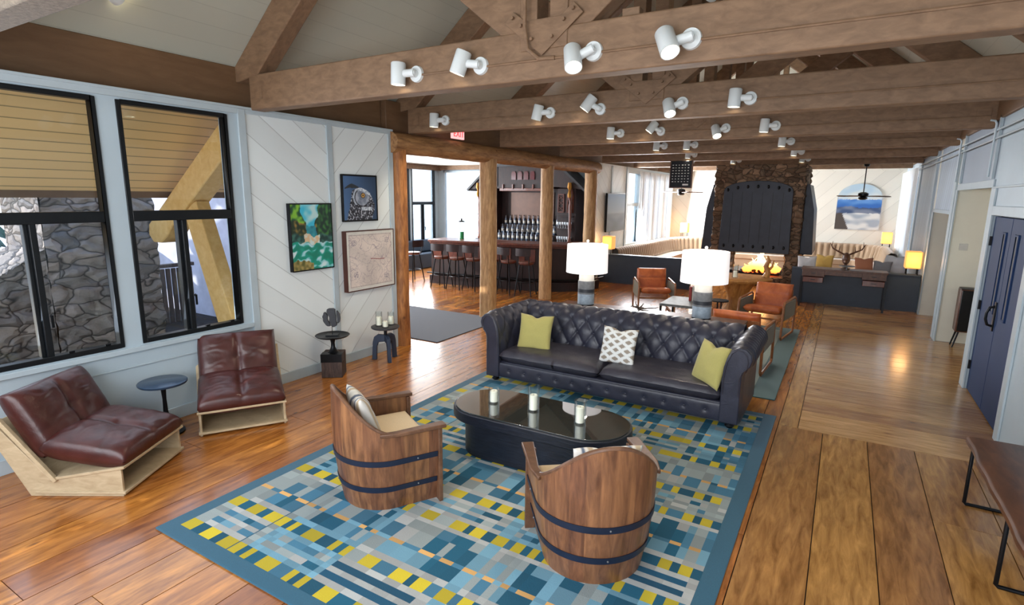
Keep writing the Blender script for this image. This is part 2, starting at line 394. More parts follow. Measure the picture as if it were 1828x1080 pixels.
plank_field('floor', 'floor_r', -.35, XR, YF, 5.7, 'Y', (.35, .38, .2, .33), 4, 9)
plank_field('floor', 'floor_r', -.35, -.18, 5.7, YB, 'Y', (.35,), 5)
plank_field('floor', 'floor_x', -.18, 2.7, 5.7, YB, 'X', (.27, .3, .24), 6)
plank_field('floor', 'floor', -11.4, XL, 5.9, 14.4, 'Y', (.2, .24), 8)

def wall_yz(name, x0, x1, y0, y1, z0, z1, m, holes=(), parent=None):
    """wall in the YZ plane with rectangular holes (ya, yb, za, zb)"""
    mb = MB(); ys = sorted({y0, y1, *[h[0] for h in holes], *[h[1] for h in holes]}); zs = sorted({z0, z1, *[h[2] for h in holes], *[h[3] for h in holes]})
    for i in range(len(ys)-1):
        run = None
        for j in range(len(zs)-1):
            cy, cz = (ys[i]+ys[i+1])/2, (zs[j]+zs[j+1])/2
            if cy < y0 or cy > y1: continue
            if any(h[0] < cy < h[1] and h[2] < cz < h[3] for h in holes): continue
            mb.bb((x0, ys[i], zs[j]), (x1, ys[i+1], zs[j+1]))
    return struct(mb.build(name, M[m], parent, smooth=False))
def wall_xz(name, y0, y1, x0, x1, z0, z1, m, holes=()):
    mb = MB(); xs = sorted({x0, x1, *[h[0] for h in holes], *[h[1] for h in holes]}); zs = sorted({z0, z1, *[h[2] for h in holes], *[h[3] for h in holes]})
    for i in range(len(xs)-1):
        for j in range(len(zs)-1):
            cx, cz = (xs[i]+xs[i+1])/2, (zs[j]+zs[j+1])/2
            if any(h[0] < cx < h[1] and h[2] < cz < h[3] for h in holes): continue
            mb.bb((xs[i], y0, zs[j]), (xs[i+1], y1, zs[j+1]))
    return struct(mb.build(name, M[m], smooth=False))
W0, W1, W2 = (-.05, 1.13), (1.29, 2.35), (2.50, 3.49)  # first opening is out of view, added to let light in
zs0, zs1 = .80, 2.91
wall_yz('wall_left', XL-.14, XL, YF, 3.62, 0, 2.98, 'wall_white', [(a, b, zs0, zs1) for a, b in (W0, W1, W2)])
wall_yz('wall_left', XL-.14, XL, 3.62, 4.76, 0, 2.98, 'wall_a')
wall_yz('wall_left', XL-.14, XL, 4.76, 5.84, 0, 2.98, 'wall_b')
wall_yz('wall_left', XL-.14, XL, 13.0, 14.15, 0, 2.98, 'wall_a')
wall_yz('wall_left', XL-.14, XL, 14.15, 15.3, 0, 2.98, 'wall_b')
far_w = [(15.42, 16.45), (16.6, 17.6), (17.75, 18.7), (18.85, 19.8)]
wall_yz('wall_left', XL-.14, XL, 15.3, YB, 0, 2.98, 'wall_white', [(a, b, .8, 2.85) for a, b in far_w])
# trim strips on the left wall
def trim(k, a, b, m='trim', bevel=.004):
    mb = MB(); mb.bb(a, b); return struct(mb.build('trim_%d' % k, M[m], bevel=bevel))
k = 1
for a, b in (((XL, YF, 2.93), (XL+.02, 3.6, 2.985)), ((XL, 3.60, 0), (XL+.022, 3.68, 2.98)), ((XL, 4.72, .12), (XL+.018, 4.80, 2.95)), ((XL, 3.68, 2.94), (XL+.018, 5.84, 2.985)),
             ((XL, 5.76, 0), (XL+.018, 5.84, 2.95)), ((XL, YF, .60), (XL+.012, 3.6, .615)), ((XL, YF, .74), (XL+.03, 3.6, .785)), ((XL-.2, YF, 2.98), (XL+.03, 5.84, 3.005)),
             ((XL, 14.1, .1), (XL+.02, 14.2, 2.95)), ((XL, 15.25, 0), (XL+.03, 15.4, 2.98))):
    trim(k, a, b); k += 1
mb = MB(); mb.bb((XL, YF, 0), (XL+.02, 3.6, .12)); mb.bb((XL, 3.68, 0), (XL+.02, 5.76, .12)); struct(mb.build('baseboard_left', M['trim'], bevel=.004))

# windows: frames and panes
def window(k, ya, yb, za, zb, x, zt=None, mull=None, m='black_frame', fw_=.035):
    mb = MB(); t = .07; xo = x-.07
    mb.bb((xo, ya, za), (x+.012, ya+fw_, zb)); mb.bb((xo, yb-fw_, za), (x+.012, yb, zb)); mb.bb((xo, ya+fw_, za), (x+.012, yb-fw_, za+fw_*1.2)); mb.bb((xo, ya+fw_, zb-fw_), (x+.012, yb-fw_, zb))
    if zt: mb.bb((xo, ya+fw_, zt-.045), (x+.014, yb-fw_, zt+.045))
    if mull: mb.bb((xo-.01, mull-.022, za), (x+.005, mull+.022, zt or zb)); mb.bb((xo-.02, mull-.05, za+.04), (x-.03, mull-.022, zt-.045 if zt else zb))
    fr = struct(mb.build('window_%d' % k, M[m], bevel=.004))
    g = MB(); g.bb((x-.05, ya+fw_*.5, za+fw_*.5), (x-.044, yb-fw_*.5, zb-fw_*.5)); g.build('glass_pane', M['glass'], fr, smooth=False)
    if mull:
        lt = MB(); lt.bar((x+.012, mull+.03, 1.18), (x+.03, mull+.03, 1.16), .012, .02); lt.bar((x+.03, mull+.03, 1.18), (x+.03, mull+.03, 1.08), .012, .016); lt.build('window_latch', M['black_metal'], fr)
        if ya < 3:
            for q in (.25, .75):
                c = MB(); yy = mull+(yb-mull)*q; c.bb((x+.0, yy-.02, za+.045), (x+.02, yy+.02, za+.06)); c.build('sash_clip', M['black_metal'], fr)
    return fr
window(1, *W1, zs0, zs1, XL, 1.94, 1.82); window(2, *W2, zs0, zs1, XL, 1.94, 2.975); window(3, *W0, zs0, zs1, XL, 1.94, .5)
for i, (a, b) in enumerate(far_w): window(4+i, a, b, .8, 2.85, XL, 1.94 if i == 0 else None, None, 'trim', .03)

# right wall with door, recesses and conduits
wall_yz('wall_right', XR, XR+.15, YF, 6.42, 0, 3.52, 'wall_white')
wall_yz('wall_right', XR, XR+.15, 6.42, 8.25, 2.0, 3.52, 'wall_white')
wall_yz('wall_right', XR, XR+.15, 8.05, 8.25, 0, 2.0, 'wall_white')
wall_yz('wall_right', XR, XR+.15, 8.25, 10.65, 2.31, 3.52, 'panel_grey')
wall_yz('wall_right', XR, XR+.15, 10.65, 11.07, 0, 3.52, 'cream')
wall_yz('wall_right', XR, XR+.15, 11.07, 12.95, 1.97, 3.52, 'wall_r')
wall_yz('wall_right', XR, XR+.15, 12.95, 13.1, 0, 3.52, 'cream')
wall_yz('wall_right', XR, XR+.15, 13.1, 16.3, 0, 3.52, 'wall_r')
wall_yz('wall_right', XR, XR+.15, 16.3, YB, 0, 3.52, 'wall_white', [(16.6, 17.9, .9, 2.75), (18.2, 19.6, .9, 2.75)])
wall_xz('wall_recess', 10.651, 10.75, XR+.15, 2.6, 0, 2.31, 'cream')
wall_xz('wall_recess', 8.15, 8.25, XR+.15, 2.6, 0, 2.31, 'cream')
wall_xz('wall_recess', 12.951, 13.05, XR+.15, 2.2, 0, 2.0, 'cream')
wall_xz('wall_recess', 10.97, 11.07, XR+.15, 2.6, 0, 2.0, 'cream')
wall_yz('wall_recess', 2.6, 2.7, 8.15, 10.75, 0, 2.31, 'cream')
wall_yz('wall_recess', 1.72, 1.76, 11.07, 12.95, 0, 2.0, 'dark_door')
mb = MB(); mb.bb((XR+.15, 8.15, 2.31), (2.7, 10.75, 2.36)); struct(mb.build('ceiling', M['cream'], smooth=False))
mb = MB(); mb.bb((XR+.15, 10.97, 1.97), (2.7, 13.05, 2.02)); struct(mb.build('ceiling', M['cream'], smooth=False))
for a, b in (((XR-.02, 8.2, 2.3), (XR, 10.6, 2.39)), ((XR-.02, 10.58, 0), (XR, 10.68, 2.31)), ((XR-.025, 10.75, 0), (XR, 10.95, 2.9)), ((XR-.02, 11.0, 1.94), (XR, 13.02, 2.0)), ((XR-.02, 12.93, 0), (XR, 13.1, 2.0)),
             ((XR-.02, 8.03, 0), (XR, 8.25, 2.3)), ((XR-.02, 6.3, 2.0), (XR, 8.03, 2.1)), ((XR-.02, 6.28, 0), (XR, 6.42, 2.1)), ((XR-.025, YF, 2.29), (XR, 8.2, 2.31)),
             ((XR-.03, 8.3, 2.4), (XR, 8.36, 3.1)), ((XR-.03, 10.42, 2.4), (XR, 10.5, 3.1)), ((XR-.03, 13.3, .0), (XR, 13.42, 3.1)), ((XR-.03, 15.9, .7), (XR, 16.1, 3.1))):
    trim(k, a, b, 'trim'); k += 1
for i, (a, b) in enumerate(((16.6, 17.9), (18.2, 19.6))): window(10+i, a, b, .9, 2.75, XR+.1, None, (a+b)/2, 'trim', .03)
# double door
for dk, (a, b) in enumerate(((6.44, 7.235), (7.245, 8.03))):
    mb = MB(); mb.bb((XR+.02, a, .01), (XR+.07, b, 1.985)); d = struct(mb.build('door_%d' % (dk+1), M['door_blue'], bevel=.004))
    ym = 7.44 if dk else 6.95
    g = MB(); g.bb((XR+.014, ym-.045, 1.02), (XR+.021, ym+.045, 1.82)); g.build('door_glass', M['cer_d'], d)
    fr = MB()
    for s_ in (-1, 1): fr.bb((XR+.006, ym+s_*.055-.012, 1.0), (XR+.022, ym+s_*.055+.012, 1.84))
    fr.bb((XR+.006, ym-.043, 1.0), (XR+.022, ym+.043, 1.02)); fr.bb((XR+.006, ym-.043, 1.82), (XR+.022, ym+.043, 1.84)); fr.build('glazing_bead', M['door_blue'], d, bevel=.003)
    if dk:
        for z in (.3, 1.0, 1.72):
            h = MB(); h.bb((XR-.005, 8.0, z-.05), (XR+.022, 8.034, z+.05)); h.build('hinge', M['black_metal'], d)
    if not dk: continue
    h = MB(); yh = 7.31
    h.bb((XR+.008, yh-.03, .84), (XR+.021, yh+.03, 1.14)); h.tube([(XR+.01, yh, 1.09), (XR-.03, yh, 1.08), (XR-.05, yh, 1.02), (XR-.05, yh, .96), (XR-.03, yh, .9), (XR+.01, yh, .89)], .014, 8)
    h.build('door_handle', M['black_metal'], d, bevel=.003)
mb = MB(); mb.bb((XR+.07, 6.42, 0), (XR+.14, 8.05, 2.0)); struct(mb.build('door_backing', M['dark_door'], smooth=False))
t = MB(); t.bb((1.52, 10.63, 1.42), (1.62, 10.65, 1.52)); tag(t.build('thermostat', M['cer_w'], bevel=.004), 'small white square thermostat on the cream recess wall beside the door', 'thermostat')

# far wall, unseen rear wall with openings added for light, gables
wall_xz('wall_back', YB, YB+.15, XL-.14, -1.98, 0, 3.0, 'wall_c')
wall_xz('wall_back', YB, YB+.15, -1.98, XR+.15, 0, 3.0, 'wall_d')
def gable(name, y0, y1, m, z0=3.0, hole=None):
    mb = MB(); xa, xb = XL-.3, XR+.3
    if not hole: mb.prism([(xa, z0), (xb, z0), (-1.98+.0, zc(-1.98)+.0)], y0, y1, 'Y') if zc(xa) <= z0 else mb.prism([(xa, z0), (xb, z0), (xb, zc(xb)), (-1.98, RIDGE), (xa, zc(xa))], y0, y1, 'Y')
    else:
        hx0, hx1, hz0, hz1 = hole
        P = lambda x: zc(x)
        mb.prism([(xa, z0), (hx0, z0), (hx0, P(hx0)), (xa, P(xa))], y0, y1, 'Y'); mb.prism([(hx1, z0), (xb, z0), (xb, P(xb)), (hx1, P(hx1))], y0, y1, 'Y')
        mb.prism([(hx0, z0), (hx1, z0), (hx1, hz0), (hx0, hz0)], y0, y1, 'Y')
        pts = [(hx0, hz1), (hx1, hz1), (hx1, P(hx1))]+([(-1.98, RIDGE)] if hx0 < -1.98 < hx1 else [])+[(hx0, P(hx0))]; mb.prism(pts, y0, y1, 'Y')
    return struct(mb.build(name, M[m], smooth=False))
gable('wall_gable', YB, YB+.15, 'wall_c')
wall_xz('wall_front', YF-.15, YF, XL-.14, XR+.15, 0, 3.0, 'wall_white', [(-4.9, -3.3, .9, 2.8), (-3.1, -1.6, .9, 2.8), (-1.4, .2, .9, 2.8)])
gable('wall_gable', YF-.15, YF, 'wall_white')

# ceiling slopes (inside) and soffit (outside)
def slope(name, xa, xb, y0, y1, th, m):
    mb = MB(); za, zb = zc(xa), zc(xb); mb.prism([(xa, za), (xb, zb), (xb, zb+th), (xa, za+th)], y0, y1, 'Y'); return struct(mb.build(name, M[m], smooth=False))
slope('ceiling', -5.62, -1.98, YF, YB, .12, 'ceiling')
n_ = N('ceiling boards right'); 
M['ceiling_r'] = planks('ceiling boards right side', (188, 190, 178), (-.771, 0, .636), .19, gw=.014, groove=.25, var=.025)
mb = MB(); mb.prism([(-1.98, RIDGE), (1.75, zc(1.75)), (1.75, zc(1.75)+.12), (-1.98, RIDGE+.12)], YF, YB, 'Y'); struct(mb.build('ceiling', M['ceiling_r'], smooth=False))
slope('eave', -7.1, -5.66, -1.8, 5.6, .1, 'soffit')
mb = MB(); mb.bb((-7.14, -1.8, 2.08), (-7.08, 5.6, 2.26)); struct(mb.build('fascia', M['beam_dark'], bevel=.005))
# brown eave beams over the walls
mb = MB(); mb.bb((-5.66, YF, 2.98), (-5.54, 5.84, 3.42)); tag(mb.build('eave_beam', M['beam_dark'], bevel=.01), 'dark brown painted beam running along above the left windows', 'beam')
mb = MB(); mb.bb((-5.60, 5.85, 2.97), (-5.46, YB, 3.40)); tag(mb.build('eave_beam', M['beam_dark'], bevel=.01), 'dark brown painted beam above the log colonnade and far windows', 'beam')
mb = MB(); mb.bb((XR-.03, YF, 3.06), (XR+.16, YB, 3.50)); tag(mb.build('eave_beam', M['beam_dark'], bevel=.01), 'brown painted beam along the top of the right wall', 'beam')

# ------------------------------------------------------------------ trusses
ZB0, ZB1 = 2.98, 3.32
TY = [1.19, 3.75, 6.15, 8.55, 10.95, 13.35, 15.75, 18.15]
ordn = ['nearest roof truss at the top left corner, weathered grey brown', 'brown roof truss with spotlights, nearest whole tie beam across the top', 'brown roof truss, second tie beam behind the nearest, with five spotlights', 'brown roof truss, third tie beam from the front', 'brown roof truss, fourth tie beam, over the log post colonnade', 'brown roof truss, fifth tie beam, behind the hanging board', 'brown roof truss, sixth tie beam, above the fireplace', 'brown roof truss, farthest from the seating']
for i, y in enumerate(TY):
    bm_ = M['beam_rough'] if i == 0 else M['beam']
    t = thing('roof_truss', ordn[i], 'roof truss', (-1.98, y, ZB0), 0, 'roof trusses')
    x0, x1 = (-3.68, 3.70)
    def L(x, z): return (x+1.98, 0.0, z-ZB0)
    if i > 0:
        mb = MB(); mb.bb((-3.36, 0, 0), (3.36, .16, .34)); mb.build('tie_beam', bm_, t, bevel=.012)
    else:
        mb = MB(); mb.bb((-3.36, 0, 0), (3.36, .16, .34)); mb.build('tie_beam', bm_, t, bevel=.012)
    # rafters (follow the roof, their undersides .4 below the ceiling)
    for s_ in (-1, 1):
        mb = MB(); a = [(s_*-3.72, .30), (0, .30+3.72*SL+.0), (0, .30+3.72*SL-.42), (s_*-3.72+ s_*.42/SL, .30)]
        off = .34-(.30)  # sits on tie beam
        pts = [(s_*-3.72, zc(-1.98-3.72)-ZB0+.0), (0, RIDGE-ZB0), (0, RIDGE-ZB0-.40), (s_*-3.22, zc(-1.98-3.22)-ZB0-.40), (s_*-3.72, zc(-1.98-3.72)-ZB0-.05)]
        mb.prism(pts, -.005, .165, 'Y'); mb.build('rafter', bm_, t, bevel=.01)
    if i > 0:
        for sx_ in (-.19, .05):
            mb = MB(); mb.bb((sx_, -.01, .2), (sx_+.14, .17, RIDGE-ZB0-.4)); mb.build('king_post', bm_, t, bevel=.008)
        for s_ in (-1, 1):
            mb = MB(); mb.bar((s_*.14, .08, .34), (s_*1.95, .08, .34+1.95*.74), .15, .28, (0, 0, 1)); mb.build('strut', bm_, t, bevel=.008)
        mb = MB(); mb.prism([(0, .155), (.31, .40), (.24, .475), (.14, .40), (-.14, .40), (-.24, .475), (-.31, .40)], -.022, -.012, 'Y'); pl = mb.build('gusset_plate', bm_, t, bevel=.003)
        if i < 4:
            for bx, bz in ((-.24, .43), (-.17, .37), (.24, .43), (.17, .37), (-.08, .27), (.08, .27)):
                b = MB(); b.cyl((bx, -.03, bz), (bx, -.045, bz), .014, .012, 8); b.build('bolt', bm_, pl)
            for s_ in (-1, 1):
                e = MB(); e.bb((s_*3.3-.14 if s_ > 0 else -3.3-.0, -.008, .1), (s_*3.3 if s_ > 0 else -3.16, 0, .22)); ep = e.build('end_plate', bm_, t, bevel=.003)
        # conduit along the front face
        mb = MB(); xe = -3.36+(.0) ; mb.tube([(-1.16 if i != 2 else -2.7, -.012, .13), (3.3, -.012, .13)], .009, 6)
        if i == 1: mb.tube([(-.12, -.06, 1.6), (-.12, -.06, .35), (-.10, -.05, .2), (-.02, -.03, .135), (.1, -.015, .13)], .014, 8)
        mb.build('conduit', bm_, t)
    elif False: pass

# ------------------------------------------------------------------ ceiling spotlights
def make_spot():
    t = thing('spotlight', 'white cylinder spotlight', 'spotlight', (0, 0, 0), 0, 'white cylinder spotlights on the tie beams')
    mb = MB(); mb.cyl((0, 0, 0), (0, -.022, 0), .066, .062, 28); mb.build('mount_plate', M['spot_white'], t)
    mb = MB(); mb.cyl((0, -.02, 0), (0, -.075, 0), .03, .03, 16); mb.cyl((.02, -.06, 0), (-.09, -.075, 0), .031, .031, 16); mb.build('swivel_arm', M['spot_white'], t)
    mb = MB(); mb.lathe([(.0, .088), (.054, .088), (.060, .08), (.060, -.085), (.054, -.085), (.05, -.03), (0, -.03)], 28); h = mb.build('lamp_head', M['spot_white'], t); h.location = (-.13, -.085, 0)
    mb = MB(); mb.lathe([(0, -.06), (.047, -.06)], 20, cap=False); mb.build('bulb', M['bulb'], h)
    return t
spot = make_spot(); used = False
place = {1: [(-3.14, 0), (-2.51, 1), (-1.59, 2), (-.94, 3)], 2: [(-4.68, 0), (-3.13, 4), (-2.50, 5), (-1.59, 2), (-.93, 0)], 3: [(-3.13, 0), (-2.5, 5), (-1.58, 2), (-.94, 0)],
         4: [(-3.12, 0), (-2.55, 0), (-.94, 0)], 5: [(-3.1, 0), (-.93, 0)], 6: [(-2.52, 0), (-.93, 0), (-3.7, 0)]}
posn = ['first from the left', 'second from the left', 'third from the left', 'fourth from the left', 'fifth from the left']
bname = {1: 'nearest tie beam', 2: 'second tie beam', 3: 'third tie beam', 4: 'fourth tie beam', 5: 'fifth tie beam', 6: 'sixth tie beam over the hearth'}
heads = {0: ((-.13, -.085, 0), (0, .05, 0)), 1: ((-.13, -.09, .02), (-.1, .35, 0)), 2: ((-.11, -.10, -.05), (-.5, -.35, 0)), 3: ((-.12, -.11, -.03), (-.45, -.45, 0)), 4: ((-.13, -.085, 0), (0, .25, 0)), 5: ((-.11, -.09, .06), (-.2, .6, 0))}
for b, lst in place.items():
    for j, (x, kd) in enumerate(lst):
        p = (x, TY[b]-.0, 3.12); lab = 'white cylinder spotlight, %s on the %s' % (posn[j], bname[b])
        if not used: s = spot; s.location = p; s['label'] = lab; used = True
        else: s = dup(spot, p, 0, lab)
        hd = [c for c in s.children if c.name.startswith('lamp_head')][0]; hd.location, hd.rotation_euler = Vector(heads[kd][0]), heads[kd][1]
        arm = [c for c in s.children if c.name.startswith('swivel')][0]
        d = Vector(heads[kd][0]); arm.rotation_euler = (0, math.atan2(d.z, -d.x) , 0)
        R = hd.rotation_euler.to_matrix(); ax = R @ Vector((0, 0, -1)); hp = Vector(p)+d+ax*.09
        light('SPOT', 'spot_beam', hp, 40, (1, .87, .70), ax, spot_size=1.7, spot_blend=.8, shadow_soft_size=.04)
s = dup(spot, (-5.05, 2.52, 3.80), 0, 'white spotlight on the sloped ceiling at the top left'); s.rotation_euler = (1.25, -.3, .5)
s = dup(spot, (-1.2, 6.14, 4.13), 0, 'white spotlight high above the nearest tie beam at the top edge'); s.rotation_euler = (.9, .6, 0)
mb = MB(); mb.bb((-1.42, 3.80, 3.32), (-1.3, 3.88, 3.38)); tag(mb.build('junction_box', M['beam'], bevel=.006), 'small brown electrical junction box on top of the nearest tie beam', 'electrical box')

# ------------------------------------------------------------------ exterior seen through the left windows
mb = MB(); mb.bb((-40, -25, -.6), (-5.6, 5.5, -.3)); mb.bb((-40, 5.5, -.6), (-11.8, 45, -.3)); struct(mb.build('patio_ground', M['ground'], smooth=False))
mb = MB(); mb.bb((-5.5, 14.6, -.6), (-40, 45, -.31)); mb.bb((1.7, -25, -.6), (40, 45, -.31)); struct(mb.build('outdoor_ground', M['ground'], smooth=False))
def rock_wall(name, y0, y1, x0, x1, z0, zf, n1, n2, m, amp=.06, parent=None):
    mb = MB()
    def fn(u, v):
        y = y0+(y1-y0)*u; z = z0+(zf(y)-z0)*v
        d = noise.voronoi(Vector((0, y*2.6, z*4.2)))[0]; h = min((d[1]-d[0])*2.2, 1)
        return (x1+amp*h+.03*nz(y*9, z*9), y, z)
    mb.grid(fn, n1, n2)
    def fn2(u, v):
        y = y0+(y1-y0)*u; return (x0, y, z0+(zf(y)-z0)*v)
    mb.grid(fn2, n1, 2)
    for (ya, s_) in ((y0, 0), (y1, 1)):
        mb.grid(lambda u, v: (x0+(x1-x0)*u+(0.02*nz(u*9, v*9)), ya, z0+(zf(ya)-z0)*v), 4, 12)
    mb.grid(lambda u, v: (x0+(x1+.05-x0)*v, y0+(y1-y0)*u, zf(y0+(y1-y0)*u)+.03*nz(u*30, v*5)), n1, 3)
    return mb.build(name, m, parent)
sw = thing('stone_chimney', 'rough fieldstone chimney with a sloping shoulder outside the left windows', 'stone wall', (-8.1, 2.9, -.3))
o = rock_wall('shoulder_wall', -1.1, -.22, -.5, .4, 0, lambda y: 1.5+.62*(y+.72) if y > -1.4 else 0, 60, 60, M['stone_out'], parent=sw)
o = rock_wall('shoulder_wall', -3.4, -1.1, -.5, .4, 0, lambda y: max(.5, 1.50+.62*(y+.72)), 80, 50, M['stone_out'], parent=sw)
o = rock_wall('chimney_stack', -.22, .96, -.6, .45, 0, lambda y: 3.2, 90, 120, M['stone_out'], parent=sw)
# glulam rafter tail and its brace
g = thing('outdoor_rafter', 'thick yellow timber rafter tail carrying the soffit outside the second window', 'timber beam', (-6.4, 3.75, 1.5))
mb = MB(); mb.prism([(.80, 1.57), (-1.12, .25), (-1.14, .12), (-1.05, .03), (-.88, .03), (-.72, .12), (-.6, .24), (.80, 1.19)], -.02, .22, 'Y'); mb.build('rafter_tail', M['glulam'], g, bevel=.015)
mb = MB(); mb.bar((-.25, .10, .50), (.62, .10, -1.78), .30, .16, (0, 1, 0)); mb.build('brace', M['glulam'], g, bevel=.01)
# deck fence
fnc = thing('deck_fence', 'weathered wooden picket railing on the terrace outside the second window', 'railing', (-9.6, 4.4, -.3))
mb = MB(); mb.bb((-.04, -.3, 1.22), (.06, 1.0, 1.28)); mb.build('rail', M['fence'], fnc, bevel=.01)
for i in range(14):
    p = MB(); p.bb((-.02, -.26+i*.09, .15), (.02, -.26+i*.09+.06, 1.2)); p.build('picket', M['fence'], fnc, smooth=False)
wall_xz('wall_outside', 5.62, 5.84, -11.4, XL-.14, -.3, 2.97, 'outwall')
tb = thing('patio_table', 'round wooden terrace table behind the railing outside', 'table', (-11.6, 4.9, -.3))
mb = MB(); mb.lathe([(0, 1.5), (.6, 1.5), (.6, 1.54), (0, 1.54)], 24); mb.build('table_top', M['cer_w'], tb); mb = MB(); mb.cyl((0, 0, 0), (0, 0, 1.5), .06); mb.build('table_leg', M['bentwood'], tb)
M['leaf'] = plain('evergreen needles', (32, 66, 48), .9, var=.5, vs=5)
M['trunk'] = wood('tree bark', (60, 44, 34), (96, 76, 60), (3, 3, .6), .9)
def tree(loc, h, r, lab):
    t = thing('evergreen_tree', lab, 'tree', loc, 0, 'evergreens outside the windows'); rd = random.Random(int(h*100))
    m_ = MB(); m_.cyl((0, 0, 0), (0, 0, h*.5), r*.1, r*.06, 8); m_.build('trunk', M['trunk'], t)
    m_ = MB()
    for L_ in range(11):
        z = h*(.12+.08*L_); rr = r*(1-L_/11.5)
        for q in range(16):
            a = 2*PI*(q+rd.random())/16; e = rr*(.7+.5*rd.random()); c_, s_ = math.cos(a), math.sin(a); w_ = .22*rr+.08
            m_.add([(0, 0, z+h*.1), (c_*e-s_*w_, s_*e+c_*w_, z-.1*h*rd.random()), (c_*e*1.15, s_*e*1.15, z-.05*h), (c_*e+s_*w_, s_*e-c_*w_, z-.1*h*rd.random())], [(0, 1, 2), (0, 2, 3), (0, 1, 3)])
    m_.build('foliage', M['leaf'], t, smooth=False)
tree((-13.5, 2.6, -.3), 6.5, 1.7, 'tall dark evergreen tree seen through the leftmost window')


# ================================================================== BAR ROOM
BX = -11.2; BY = 14.3
mb = MB(); mb.bb((BX-.2, 5.86, 3.05), (-5.62, BY+.2, 3.15)); struct(mb.build('ceiling', M['cream'], smooth=False))
wall_yz('wall_bar_left', BX-.15, BX, 5.84, BY, 0, 3.05, 'wall_white', [(6.3, 8.4, .75, 2.95), (8.6, 10.9, .75, 2.95), (11.1, 12.9, .75, 2.95), (13.0, 14.1, .75, 2.95)])
wall_xz('wall_bar_back', BY, BY+.15, BX-.15, XL-.14, 0, 3.05, 'wall_white', [(-11.0, -9.15, .75, 2.9)])
for i, (a, b) in enumerate(((6.3, 8.4), (8.6, 10.9), (11.1, 12.9), (13.0, 14.1))): window(20+i, a, b, .75, 2.95, BX, 1.9, (a+b)/2)
mb = MB()
for a, b in (((-11.0, BY-.02, .75), (-10.94, BY+.06, 2.9)), ((-9.21, BY-.02, .75), (-9.15, BY+.06, 2.9)), ((-11, BY-.02, 2.84), (-9.15, BY+.06, 2.9)), ((-11, BY-.02, .75), (-9.15, BY+.06, .81))): mb.bb(a, b)
fr = struct(mb.build('window_30', M['trim'], bevel=.004)); g = MB(); g.bb((-10.97, BY+.03, .78), (-9.18, BY+.036, 2.87)); g.build('glass_pane', M['glass'], fr, smooth=False)
mb = MB(); mb.bb((BX, 5.84, 2.90), (BX+.12, BY, 3.05)); mb.bb((BX+.12, BY-.12, 2.92), (XL-.2, BY, 3.05)); struct(mb.build('trim_60', M['beam'], bevel=.01))
# dark padded bench under the bar room windows
mb = MB(); mb.bb((BX+.02, 9.0, 0), (BX+.6, 13.9, .45)); mb.bb((BX+.02, 9.0, .45), (BX+.2, 13.9, .8)); tag(mb.build('window_bench', M['slate'], bevel=.03), 'dark blue padded bench under the windows left of the bar', 'bench')

# log colonnade
def log(p, q, r, seed, m, knots=True, flat=None):
    p, q = Vector(p), Vector(q); d = (q-p); L = d.length; d.normalize(); a = Vector((0,0,1)) if abs(d.z) < .9 else Vector((1,0,0)); x = d.cross(a).normalized(); y = d.cross(x)
    def fn(u, v):
        an = 2*PI*u; rr = r*(1+.05*nz(seed+v*L*1.1, 3)+.07*nz(seed+math.cos(an)*1.6, math.sin(an)*1.6, v*L*1.8)+.025*nz(seed+math.cos(an)*5, math.sin(an)*5, v*L*7))
        if flat: rr = min(rr, r*flat/max(abs(math.cos(an)), abs(math.sin(an))))
        c = p+d*(L*v)+x*(.02*nz(v*2+seed, 9))
        return c+(x*math.cos(an)+y*math.sin(an))*rr
    n2 = int(L*22); m_ = MB(); m_.grid(fn, 28, n2, cu=True)
    k_ = n2+1; m_.f.append(tuple(i*k_ for i in range(28))); m_.fa.append(0); m_.f.append(tuple(i*k_+n2 for i in range(28))[::-1]); m_.fa.append(0)
    return m_
PX = XL
for (y, r, m, lab, fl_) in ((5.97, .105, 'log_red', 'reddish peeled log post at the end of the white picture wall', None), (8.23, .15, 'log', 'squared pale log post behind the left end of the dark sofa', .9), (10.45, .135, 'log', 'round pale log post in front of the bar counter', None), (12.75, .15, 'log', 'farthest peeled log post beside the white boarded wall', None)):
    mb = log((0, 0, 0), (0, 0, 2.76), r, y*3, m, flat=fl_); o = mb.build('log_post', M[m]); o.location = (PX, y, 0); tag(o, lab, 'log post', 'log posts of the colonnade')
mb = log((0, -3.65, 0), (0, 3.65, 0), .14, 2.2, 'log_y'); o = mb.build('log_beam', M['log_y']); o.location = (PX, 9.45, 2.84); tag(o, 'long horizontal peeled log beam resting on the log posts', 'log beam')
# exit sign
ex = thing('exit_sign', 'red lit EXIT sign hanging under the beams near the first log post', 'exit sign', (-5.2, 7.12, 2.99))
mb = MB(); mb.bb((-.02, -.15, 0), (.02, .15, .15)); mb.build('sign_box', emit('exit sign face', (250, 190, 190), .9), ex, bevel=.005)
mb = MB(); mb.cyl((0, 0, .15), (0, 0, .2), .012); mb.build('mount', M['cer_w'], ex)
cu = bpy.data.curves.new('t', 'FONT'); cu.body = 'EXIT'; cu.size = .13; cu.extrude = .002; cu.align_x = 'CENTER'; tmp = bpy.data.objects.new('t', cu); C.objects.link(tmp)
bpy.context.view_layer.update(); me = bpy.data.meshes.new_from_object(tmp.evaluated_get(bpy.context.evaluated_depsgraph_get())); bpy.data.objects.remove(tmp)
me.materials.clear(); me.materials.append(emit('exit letters', (225, 40, 48), 1.5)); o = bpy.data.objects.new('sign_letters', me); C.objects.link(o); o.parent = ex; o.location = (.024, 0, .03); o.rotation_euler = (PI/2, 0, PI/2)

